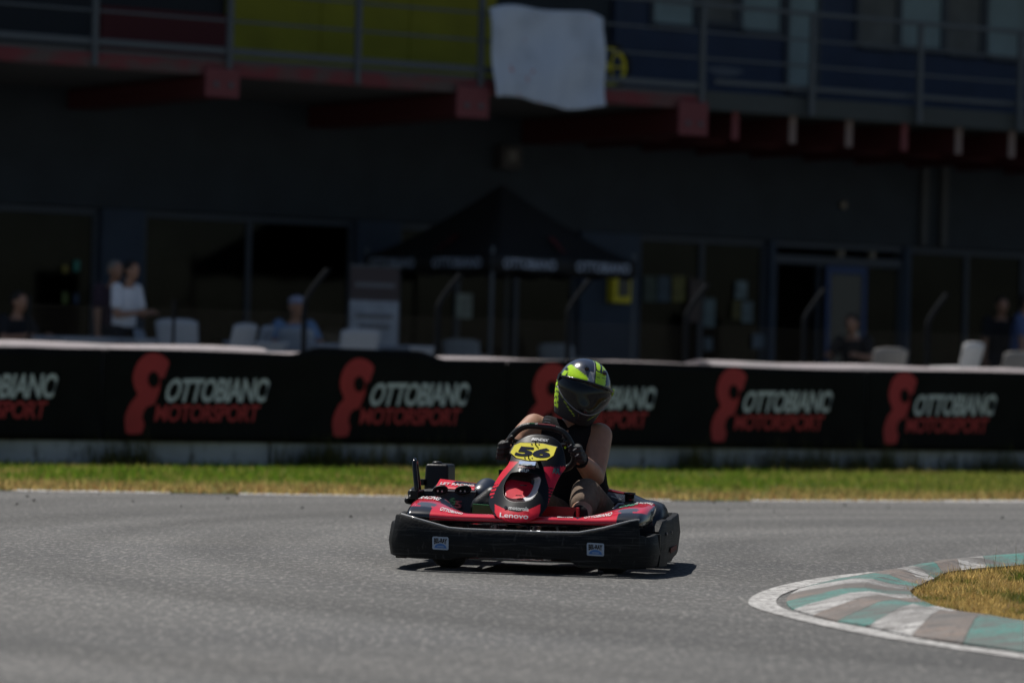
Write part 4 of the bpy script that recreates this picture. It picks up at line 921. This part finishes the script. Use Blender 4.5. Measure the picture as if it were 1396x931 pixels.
# steering wheel, column, dash hoop
SW = [(690, 612, .545), (694, 600.5, .54), (701, 591, .535), (710, 583.5, .53), (722, 580.2, .53), (738, 581.3, .53), (754, 583.3, .53), (765, 587.3, .53), (773, 595, .535), (779, 606, .54), (784, 620, .56), (779, 634, .585), (762, 641, .60), (738, 641.5, .605), (712, 637, .60), (696, 627, .57)]
sw = mk('steering_wheel', tube(smooth_path([P(*p) for p in SW], 4, True), .0165, 10, True), mat('wheel_grip', (.012, .012, .013), .38, bump=.3, bscale=300), kart, True)
hub = P(736, 612, .56)
for p in ((700, 600), (773, 605), (737, 638)): mk('wheel_spoke', tube([hub, P(p[0], p[1], .56)], .012, 6), M_chrome, sw)
mk('wheel_pad', lathe([(0, -.02), (.045, -.02), (.05, 0), (.04, .03), (0, .03)], 18, tuple(hub), 'y'), M_black, sw, True)
top = smooth_path([P(x, y-3.6, b-.004) for x, y, b in SW[4:8]], 4)
mk('grip_badge', tube([p+Vector((0, -.004, -.002)) for p in top[3:10]], .006, 6), mat('badge_red', (.30, .04, .05), .5), sw); mk('grip_badge', tube([p+Vector((0, -.004, -.002)) for p in top[0:3]], .006, 6), mat('badge_green', (.03, .16, .06), .5), sw)
mk('steering_column', tube([hub, (0.0, .22, .12)], .012, 8), M_chrome, kart)
mk('fairing_stay', tube([P(734, 596, .47), (.04, .40, .30), (.0, .28, .09)], .012, 8), M_chrome, kart)
# pedals and foot-well plates
def plate_box(name, q, b, m, th=.01):
    f = [P(x, y, b) for x, y in q]; return mk(name, (f+[p+Vector((0, th, 0)) for p in f], [(0, 1, 2, 3), (7, 6, 5, 4)]+[(i, 4+i, 4+(i+1) % 4, (i+1) % 4) for i in range(4)]), m, kart, bevel=.003)
plate_box('footwell_plate', [(643.5, 709), (672, 711), (672, 688.5), (644, 686.5)], .30, M_green, .02); plate_box('footwell_plate', [(738, 714), (787, 715), (787, 691.5), (740, 689.5)], .30, M_dred, .02)
plate_box('plate_flange', [(785.5, 715), (788.5, 715), (788, 692), (785, 691.5)], .255, M_dred, .07)
mk('brake_pedal', tube(smooth_path([(-.17, .2, .08), (-.17, .19, .2), (-.13, .17, .27)], 4), .009, 6), M_steel, kart); mk('throttle_pedal', tube(smooth_path([(.17, .2, .08), (.17, .19, .2), (.13, .17, .27)], 4), .009, 6), M_steel, kart)
# mudguard arch by the front wheel and rounded tank beside the column
blob('fuel_tank', [(P(655, 690, .50), .05, P(672, 676, .52), .05), (P(668, 690, .5), .055, P(690, 690, .52), .05)], M_black, kart, .01, 5)
# right-hand engine cover with twin vents (seen left)
eTL, eTR = P(590, 670, .78), P(648, 672, .78); eBL, eBR = P(611, 712, .72), P(634, 714, .72)
rt = [P(589, 667.5, .80), P(650, 670, .80), P(652, 661.5, 1.15), P(599, 655.5, 1.15)]
ec = mk('engine_cover', join(loft([[eBL+Vector((-.03, .0, 0)), eBR+Vector((.01, 0, 0)), eBR+Vector((.03, .45, 0)), eBL+Vector((-.03, .45, 0))], [eTL, eTR, rt[2]+Vector((0, 0, -.045)), rt[3]+Vector((0, 0, -.045))], [rt[0]+Vector((0, -.02, 0)), rt[1]+Vector((0, -.02, 0)), rt[2], rt[3]]])), mat('cover_black', (.024, .026, .031), .4, var=.2), kart, bevel=.012, seg=3, smooth=True)
up = Vector((0, 0, .006))
et = mk('cover_top', loft([[p+up*.6 for p in (rt[0].lerp(rt[3], .12)+Vector((.01, 0, 0)), rt[1].lerp(rt[2], .12)+Vector((-.012, 0, 0)), rt[2], rt[3])], [p+up*2 for p in (rt[0].lerp(rt[3], .16)+Vector((.014, 0, 0)), rt[1].lerp(rt[2], .16)+Vector((-.016, 0, 0)), rt[2]+Vector((-.006, -.01, 0)), rt[3]+Vector((.006, -.01, 0)))]]), M_red, kart, bevel=.003)
qt = quad_map([rt[0].lerp(rt[3], .2), rt[1].lerp(rt[2], .2), rt[2], rt[3]])
text_mesh('lettering', 'LET RACING', lambda u, v: qt(.12+.8*u, .15+.35*v)+up*2.6, M_dwhite, et, .03)
mk('top_patch', ([qt(u, v)+up*2.5 for u, v in ((.38, .58), (.98, .52), (.98, .8), (.45, .85))], [(0, 1, 2, 3)]), M_navy, et)
for x in (601, 632):
    c = P(x, 667.5, .765); o = mk('cover_vent', tube([c+Vector((.038*math.cos(a)*(1 if x > 610 else .9), -.012, .018*math.sin(a)+.004*math.cos(a))) for a in [k*math.pi/10 for k in range(20)]], .006, 6, True), M_black, ec, True)
    mk('vent_hole', ([c+Vector((.037*math.cos(a), -.010, .017*math.sin(a)+.004*math.cos(a))) for a in [k*math.pi/10 for k in range(20)]], [tuple(range(20))]), mat('vent_dark', (.003, .003, .003), .9), o)
    for d in (-.012, .010): mk('vent_screw', lathe([(0, 0), (.006, 0), (.005, -.004), (0, -.004)], 8, (c.x+d, c.y-.014, c.z-.006), 'y'), M_steel, o)
qf = quad_map([eBL, eBR, eTR, eTL])
for (u0, v0, t_, m_) in ((.34, .60, '6', MATS['badge_green']), (.50, .50, '5', MATS['badge_red'])): text_mesh('emblem', t_, lambda u, v: qf(u0+.24*u, v0+.24*v)+Vector((0, -.022, 0)), m_, ec, .04)
text_mesh('lettering', 'RS', lambda u, v: qf(.45+.35*u, .22+.13*v)+Vector((0, -.020, 0)), MATS['grey_ink'], ec, .02)
blob('seat_side_tank', [(P(657, 678, .98), .07, P(664, 668, 1.05), .065), (P(657, 690, .98), .07, P(672, 690, 1.0), .06)], mat('tank_plastic', (.022, .032, .055), .32), kart, .012, 5)
# tall air box with cap behind it
tb = [P(577.5, 668, 1.22), P(611, 668, 1.22), P(611, 633, 1.24), P(580, 632, 1.24)]
ab = mk('air_box', (tb+[p+Vector((0, .20, 0)) for p in tb], [(0, 1, 2, 3), (7, 6, 5, 4)]+[(i, 4+i, 4+(i+1) % 4, (i+1) % 4) for i in range(4)]), M_black, kart, bevel=.016, seg=3, smooth=True)
c = P(596, 632, 1.30); mk('filler_cap', lathe([(0, -.005), (.026, -.005), (.028, .006), (.02, .012), (.008, .014), (0, .014)], 18, tuple(c)), M_black, ab, True)
c = P(576, 656, 1.22); mk('box_latch', vbox(c.x-.012, c.x+.012, c.y-.02, c.y+.03, c.z-.02, c.z+.012), M_black, ab, bevel=.004)
mk('engine_block', vbox(tb[0].x+.01, tb[1].x+.02, .95, 1.25, .10, tb[0].z+.01), mat('engine_dark', (.02, .02, .022), .5, bump=.4, bscale=40), kart, bevel=.02)
# bent exhaust hoop
hp = [P(568.5, 672, .70), P(567.5, 662, .70), P(566.2, 648, .71), P(565, 634, .72), P(565.2, 629, .73), P(565.8, 627, .765), P(567, 629, .80), P(568, 640, .82), P(570, 655, .83), P(571, 668, .84)]
mk('push_hoop', tube(smooth_path(hp, 5), .0125, 10), M_gloss, kart, True)
c = P(569, 671, .76); mk('hoop_clamp', vbox(c.x-.022, c.x+.022, c.y-.08, c.y+.08, c.z-.03, c.z+.012), M_black, kart, bevel=.006)
mk('hoop_stay', tube([(c.x, c.y, c.z-.02), (c.x+.04, c.y-.05, .10)], .014, 8), M_black, kart)
blob('engine_cowl', [(P(561, 672, .85), .022, P(566, 668, .95), .022), (P(556, 682, .8), .02, P(571, 681, .9), .03)], M_black, kart, .008, 4)
# left-hand tail pod (seen right)
prt = [(819, 664.5, 714), (830, 667, 714), (843, 670, 713), (856, 671.5, 712), (866, 676.5, 712), (876, 681, 711), (887, 682.5, 711), (894, 684.5, 711), (901, 687.5, 710), (905, 694, 710)]
rings = []
for x, yt, yb in prt:
    a = P(x, yt, 1.12); z0 = .12; zt = a.z
    rings.append([(a.x, .98, z0), (a.x, 1.02, zt-.05), (a.x, 1.06, zt-.012), (a.x, 1.13, zt), (a.x-.01, 1.32, zt-.005), (a.x-.01, 1.42, zt-.05), (a.x, 1.46, z0)])
tp = mk('tail_pod', loft(rings), mat('pod_black', (.026, .033, .046), .3, var=.2), kart, True)
mk('pod_stripe', tube([P(820, 665.6, 1.085), P(831, 668.3, 1.085), P(844, 671.2, 1.085), P(855, 672.6, 1.085)], .006, 6), mat('stripe_red', (.55, .05, .07), .4), tp)
mk('pod_line', tube([P(833, 676, 1.01), P(847, 681, 1.005)], .003, 5), M_dwhite, tp)
qm_ = [P(842, 679, 1.0), P(851, 679.6, 1.0), P(851, 674.5, 1.01), P(842, 673.8, 1.01)]; qq = quad_map(qm_); text_mesh('emblem', '(w)', lambda u, v: qq(u, v)+Vector((0, -.022, 0)), M_dwhite, tp, .02)
# brake master cylinder and linkages beside the seat
c = P(858, 690, .72); bc = mk('brake_caliper', vbox(c.x-.03, c.x+.03, c.y-.03, c.y+.03, c.z-.05, c.z+.025), M_gloss, kart, bevel=.008)
mk('reservoir', lathe([(0, 0), (.022, 0), (.024, .01), (.024, .035), (.03, .036), (.03, .046), (0, .048)], 14, (c.x, c.y, c.z+.022)), M_gloss, bc, True)
mk('linkage', tube([P(836, 694, .66), P(843, 687, .68), P(853, 687, .70)], .007, 6), M_steel, bc); mk('linkage', tube([P(866, 690, .72), P(872, 693, .74)], .012, 6), M_red, bc)
c2 = P(847, 694, .68); mk('bracket_plate', vbox(c2.x-.035, c2.x+.025, c2.y-.01, c2.y+.01, c2.z-.05, c2.z+.015), M_chrome, bc, bevel=.004); c2 = P(869, 692, .74); mk('bleed_nipple', lathe([(0, 0), (.009, 0), (.006, .02), (0, .022)], 8, tuple(c2)), M_steel, bc)
mk('brake_hose', tube(smooth_path([P(850, 690, .7), P(846, 684, .8), P(835, 690, .9), P(825, 700, .95)], 5), .006, 6), M_rubber, bc)
# seat shell
SX = P(798, 690, 1.1).x
rings = []
for t in np.linspace(0, 1, 15):
    yc = lerp(.70, 1.34, t**.8); zc = .10+.26*max(0, (t-.35)/.65)**1.4
    wd = .17+.015*math.sin(t*3)-.085*t**3; rise = .06+.15*math.sin(math.pi*min(1, t*1.05))**1.2*(1-.85*t)
    r_ = []
    for k in range(13):
        u = k/12*2-1; r_.append((SX+u*wd, yc-.10*abs(u)**3*t, zc+rise*abs(u)**2.6))
    rings.append(r_)
mk('seat', loft(rings, closed=False, caps=False), mat('seat_shell', (.008, .009, .012), .4, spec=.3), kart, True, solid=.012)
for sx in (-1, 1): mk('seat_stay', tube([(SX+sx*.17, 1.15, .35), (sx*.33, 1.3, .10)], .010, 6), M_steel, kart)
# stickers on the front bumper
def bump_y(x): return float(np.interp(x, [p[0] for p in bp[5:18]], [p[1] for p in bp[5:18]]))
M_stk = mat('sticker_pale', (.35, .42, .52), .4); M_stb = mat('sticker_blue', (.05, .17, .45), .4)
for x0, x1, ya, yb, xt in ((589.5, 611.5, 731.5, 749, 1.2), (800, 823.5, 740, 757.5, 1.2)):
    y_ = bump_y(P((x0+x1)/2, ya, 0).x)-.019
    F_ = lambda x, y, d=0.: P(x, y, bump_y(P(x, y, 0).x)-.0165-d)
    q = [(x0, yb-.6), (x1, yb+.6), (x1, ya+.6), (x0, ya-.6)]; qs = quad_map([(a, b, 0) for a, b in q]); fq = lambda u, v, d: F_(qs(u, v).x, qs(u, v).y, d)
    stk = mk('sticker', ([fq(u, v, .001) for u, v in ((.06, 0), (.94, 0), (1, .08), (1, .92), (.94, 1), (.06, 1), (0, .92), (0, .08))], [tuple(range(8))]), M_stk, kart, solid=.0012)
    mk('sticker_arc', ([fq(.5+.38*math.cos(a), .12+.36*math.sin(a), .003) for a in [k*math.pi/12 for k in range(13)]], [tuple(range(13))]), M_stb, stk)
    text_mesh('sticker_lettering', 'BEL-RAY', lambda u, v: fq(.10+.8*u, lerp(.40-.14*(1-4*(u-.5)**2)*-1, .88, v), .004), M_gloss, stk, .04)
    mk('sticker_line', ([fq(u, v, .0042) for u, v in ((.3, .22), (.7, .22), (.7, .27), (.3, .27))], [(0, 1, 2, 3)]), M_stk, stk)

# ------------------------------------------------------------------ the driver (a thing of his own, seated in the kart)
drv = empty('kart_driver', K0, -KPSI); tag(drv, 'person in black tank top, gloves and lime helmet driving the kart', 'person')
hip = P(800, 712, 1.10); hip.z = .20
chest = P(779, 632, 1.06); upch = P(774, 598, 1.04); neck = P(781, 578, 1.05); headc = P(796, 532, 1.03)
shR = P(728, 581, 1.00); shL = P(817, 594, 1.04)
elR = P(704, 600, .80); elL = P(812, 650, .86)
haR = P(692, 612, .575); haL = P(787, 622, .60)
knL = P(799, 672, .60); knR = P(700, 672, .62); anL = P(789, 714, .34); anR = P(705, 714, .34)
hipL = hip+Vector((.10, 0, .0)); hipR = hip+Vector((-.10, 0, 0))
caps = [(hip, (.16, .12, .11), hip.lerp(chest, .5), (.145, .105, .12)), (hip.lerp(chest, .5), (.145, .105, .11), chest, (.165, .115, .12)), (chest, (.165, .115, .11), upch, (.15, .10, .07)),
        (upch, (.12, .085, .06), neck, (.06, .06, .05)), (neck, .058, headc, .062), (headc+Vector((0, .01, .03)), (.075, .095, .09), headc+Vector((0, -.02, -.05)), (.055, .065, .05)),
        (headc+Vector((.01, -.10, -.005)), .015, headc+Vector((.012, -.112, -.02)), .015),
        (shR, .062, upch, .07), (shL, .064, upch, .07), (shR, .066, shR.lerp(elR, .5), .058), (shR.lerp(elR, .5), .058, elR, .045), (elR, .042, elR.lerp(haR, .35), .044), (elR.lerp(haR, .35), .044, haR, .029),
        (shL, .068, shL.lerp(elL, .45), .060), (shL.lerp(elL, .45), .060, elL, .045), (elL, .046, elL.lerp(haL, .3), .053), (elL.lerp(haL, .3), .053, haL, .031), (shL.lerp(elL, .35)+Vector((.012, -.02, 0)), .045, shL.lerp(elL, .6)+Vector((.0, -.022, 0)), .040),
        (hipL, .095, knL, .066), (hipR, .095, knR, .066), (knL, .064, knL.lerp(anL, .35), .060), (knL.lerp(anL, .35), .060, anL, .042), (knR, .064, anR, .042),
        (anL, .042, anL+Vector((0, -.14, -.02)), .032), (anR, .042, anR+Vector((0, -.14, -.02)), .032)]
body = blob('body', caps, M_skin, drv, .009, 5)
g = .012
tankc = [(hip, (.17, .13, .11), hip.lerp(chest, .5), (.155, .115, .12)), (hip.lerp(chest, .5), (.155, .115, .11), chest, (.175, .125, .12)), (chest, (.178, .13, .10), upch-Vector((0, 0, .015)), (.165, .118, .072)), (upch, (.12, .10, .06), neck-Vector((0, -.01, .075)), (.075, .072, .03))]
for sh_ in (shR, shL): tankc.append((upch.lerp(sh_, .30), (.08, .095, .085), upch.lerp(sh_, .60)+Vector((0, 0, .004)), (.050, .085, .078)))
blob('tank_top', tankc, M_cloth, drv, .009, 4)
pb = P(746, 573.5, .945); mk('strap_buckle', tube([pb+Vector(p) for p in ((-.017, 0, -.006), (.017, 0, -.009), (.017, 0, .005), (-.017, 0, .008))], .0022, 6, True), M_steel, drv)
shc = []
for h_, k_, a_ in ((hipL, knL, anL), (hipR, knR, anR)): shc += [(h_, .108, k_, .076), (k_, .076, k_.lerp(a_, .42), .070)]
shc.append((hip, (.18, .13, .10), hip+Vector((0, -.02, 0)), (.18, .13, .10)))
blob('shorts', shc, mat('khaki_shorts', (.17, .125, .095), .9, bump=.6, bscale=45, var=.2, spec=.2), drv, .010, 4)
for a_ in (anL, anR): blob('shoe', [(a_+Vector((0, .03, -.025)), .046, a_+Vector((0, -.16, -.035)), .036), (a_, .048, a_+Vector((0, 0, .05)), .046)], M_cloth, drv, .009, 4)
def glove(w, knuckle, rim_dir, out, name='glove', side=1):
    """closed hand on the rim: palm behind, four fingers curling round to the front, thumb along the rim"""
    rim_dir = rim_dir.normalized(); front = Vector((0, -1, 0)); out = out.normalized()
    c_ = []
    palm = knuckle+out*.022+Vector((0, .02, 0))
    c_.append((w, .036, palm, .030)); c_.append((palm+rim_dir*.028, .026, palm-rim_dir*.028, .024))
    for i, L in enumerate((.92, 1.05, 1.0, .82)):
        b0 = palm+rim_dir*(.034-.0225*i)+out*.016+front*.006; b1 = b0+front*.042*L-out*.004; b2 = b1-out*.030*L+front*.006; b3 = b2-out*.018*L-front*.018
        c_ += [(b0, .0125, b1, .0115), (b1, .0115, b2, .0105), (b2, .0105, b3, .0095)]
    t0 = palm+rim_dir*.030-out*.016; t1 = t0+rim_dir*.022-out*.012+front*.018; t2 = t1+rim_dir*.012-out*.018+front*.018
    c_ += [(palm, .018, t0, .015), (t0, .014, t1, .0125), (t1, .0125, t2, .011)]
    gl = blob(name, c_, M_leather, drv, .0045, 3)
    mk('cuff', tube([w.lerp(palm, -.25), w.lerp(palm, .15)], [.040, .041], 14), M_cloth, gl, True)
    return gl
glove(elR.lerp(haR, .86), P(690, 613, .545), P(694, 603, .54)-P(691, 622, .56), Vector((-1, .15, -.2)))
glL = glove(elL.lerp(haL, .84), P(783, 618, .56), P(778, 606, .54)-P(785, 628, .57), Vector((1, .15, -.1)))
for k, (x, y) in enumerate(((779, 606), (786, 611), (789, 619))): c = P(x, y, .50); mk('glove_line', tube([c, c+Vector((-.018, -.003, -.012))], .0025, 5), MATS['grey_ink'], glL)
c = P(770.5, 610, .50); mk('glove_tab', lathe([(0, 0), (.006, 0), (.006, -.004), (0, -.004)], 8, tuple(c), 'y'), mat('lime_tab', LIME, .4), glL)

# helmet: rows follow the eye-port so that the opening is real
hel = empty('helmet', headc+Vector((-.002, -.012, .012))); hel.parent = drv
hel.rotation_euler = (Matrix.Rotation(math.radians(14)+KPSI, 3, 'Z') @ Matrix.Rotation(math.radians(15), 3, 'Y') @ Matrix.Rotation(math.radians(8), 3, 'X')).to_euler()
AZM = math.radians(74); NAZ = 120
azs = np.linspace(-math.pi, math.pi, NAZ, endpoint=False)
kz = int(round((AZM)/(2*math.pi/NAZ)))
def vlow(a): t = min(1, abs(a)/AZM); return -.108+.085*t**2.0
def vhigh(a): t = min(1, abs(a)/AZM); return .044-.02*t**2
def hp_(a, z, off=0.):
    A_, B_, Cc_ = .140, .160, .150
    if z >= 0: r = math.sqrt(max(0, 1-(z/Cc_)**2)); r = r**.92
    else: r = 1-.30*(-z/.175)**1.5
    cz = math.cos(a)
    x = (A_+off)*r*math.sin(a); y = -(B_+off)*r*cz
    if z < .03 and cz > 0:
        y -= .042*math.exp(-((z+.115)/.065)**2)*max(0, cz)**3
        x *= 1-.16*sst(-.02, -.15, z)*cz
    if z > .04 and cz > 0: y -= .010*math.exp(-((z-.050)/.018)**2)*cz**2
    return Vector((x, y, z+(off if z > .12 else 0)))
rowsA, rowsB, rowsC = 14, 16, 34
def zrow(i, a):
    if i <= rowsA: return lerp(-.178+.03*abs(math.sin(a/2))**2, vlow(a), i/rowsA)
    if i <= rowsA+rowsB: return lerp(vlow(a), vhigh(a), (i-rowsA)/rowsB)
    t = (i-rowsA-rowsB)/rowsC; p0 = math.asin(vhigh(a)/.15); return .15*math.sin(lerp(p0, math.pi/2-.012, t))
HB = (.007, .008, .012); HN = (.03, .04, .07); HS = (.35, .35, .37)
def hcol(a, z, p):
    d = math.degrees(a); c = HN
    if z > vhigh(a)-.002:
        x = p.x
        c = HN if abs(x) > .02 else HS
        if x < -.0: c = (.10, .105, .12) if z < .10 else HN
        yv = -p.y
        if -.012 < x-.012 < .066 and yv > -.02:
            w_ = x-.012
            c = LIME
            if abs(w_+.006) < .004 or abs(w_-.062) < .0035: c = HB
            if z > .108 and abs(w_-.024-(z-.108)*.2) < .007: c = HB
            if abs(z-.108-.25*abs(w_-.024)) < .004: c = HB
            if abs(z-.083-.08*w_) < .0016 and w_ > .004 and w_ < .056: c = (.12, .2, .01)
        if x < -.026 and z < .100 and yv > .02 and z < .066+.42*(-x-.026): c = LIME if (-x) < .118 else HB
        if -.028 < x < -.004 and z < .10 and yv > .05: c = (.45, .45, .46)  # silver highlight on the crown, painted into the shell colour
        if abs(d) > 66 and abs(d) < 84 and z < .062: c = LIME
        if yv < -.02: c = HB if int((d+360)/20) % 2 else HN
    else:
        c = HB
        if 74 < abs(d) < 104 and z > -.13:
            c = LIME if ((z*1.0+abs(d)*.0006) % .028) < .019 else HB
        e_ = z-vlow(a)
        if abs(d) < 74 and abs(e_+.012+.0005*(74-abs(d))) < .0035 and abs(d) > 22: c = (.30, .42, .02)
    return c
V = []; Cs = []; NRw = rowsA+rowsB+rowsC
for i in range(NRw+1):
    for a in azs:
        z = zrow(i, a); p = hp_(a, z); V.append(p); Cs.append(hcol(a, z, p))
Fc = []
for i in range(NRw):
    for j in range(NAZ):
        if rowsA <= i < rowsA+rowsB and abs(azs[j]+math.pi/NAZ) < AZM: continue
        Fc.append((i*NAZ+j, i*NAZ+(j+1) % NAZ, (i+1)*NAZ+(j+1) % NAZ, (i+1)*NAZ+j))
Fc.append(tuple(range(NRw*NAZ, (NRw+1)*NAZ)))
shell = mk('shell', (V, Fc), M_vcg, hel, True, cols=Cs, solid=.02)
shell.data.materials.append(M_vcm)
for pg in shell.data.polygons:
    if pg.center.z < .02 and pg.center.y < .05: pg.material_index = 1
# padding that frames the face
V = []
M_visor = bpy.data.materials.new('smoked_visor'); M_visor.use_nodes = True; n_ = M_visor.node_tree; b_ = n_.nodes['Principled BSDF']
b_.inputs['Base Color'].default_value = (.008, .009, .011, 1); b_.inputs['Roughness'].default_value = .06; b_.inputs['Coat Weight'].default_value = .5
tr_ = n_.nodes.new('ShaderNodeBsdfTransparent'); tr_.inputs[0].default_value = (.30, .30, .32, 1); mx_ = n_.nodes.new('ShaderNodeMixShader'); mx_.inputs[0].default_value = .55
n_.links.new(b_.outputs[0], mx_.inputs[2]); n_.links.new(tr_.outputs[0], mx_.inputs[1]); n_.links.new(mx_.outputs[0], n_.nodes['Material Output'].inputs[0])
js = [j for j in range(NAZ) if abs(azs[j]) < AZM+.07]
V = []
for j in js:
    for i in range(rowsB+1):
        t = i/rowsB; a = azs[j]; z = lerp(vlow(a)-.005, vhigh(a)+.002, t); V.append(hp_(a, z, .007+.008*math.sin(math.pi*t)*math.cos(a*.9)))
q_ = rowsB+1
vis = mk('visor', (V, [(i*q_+k, (i+1)*q_+k, (i+1)*q_+k+1, i*q_+k+1) for i in range(len(js)-1) for k in range(rowsB)]), M_visor, hel, True, solid=.0025)
edge = [hp_(azs[j], vlow(azs[j])-.005, .008) for j in js]; mk('visor_seal', tube(edge, .0032, 6), mat('seal_grey', (.22, .22, .23), .3), vis, True)
edge = [hp_(azs[j], vhigh(azs[j])+.004, .010) for j in js]; mk('brow_peak', tube(edge, .0065, 6), M_gloss, shell, True)
for sx in (-1, 1):
    p = hp_(sx*math.radians(80), .022, .008); mk('visor_pivot', lathe([(0, -.006), (.020, -.006), (.018, .006), (0, .008)], 16, tuple(p), 'x'), mat('pivot_lime', (.30, .48, .02), .4) if sx > 0 else M_black, vis)
for x_, a_ in ((-.045, -.45), (.062, .62)):
    p = hp_(a_, .112, .004); mk('top_vent', loft([[(p.x+s*.012*q, p.y+r_*.016, p.z+h_+.004*r_) for s, r_ in ((-1, -1), (1, -1), (1, 1), (-1, 1))] for h_, q in ((-.006, 1), (.008, .7))]), M_gloss, shell, bevel=.003)
mk('chin_vent', ([hp_(a, z, .003) for a, z in ((-.22, -.135), (.22, -.135), (.28, -.112), (-.28, -.112))], [(0, 1, 2, 3)]), M_gloss, shell, solid=.003)
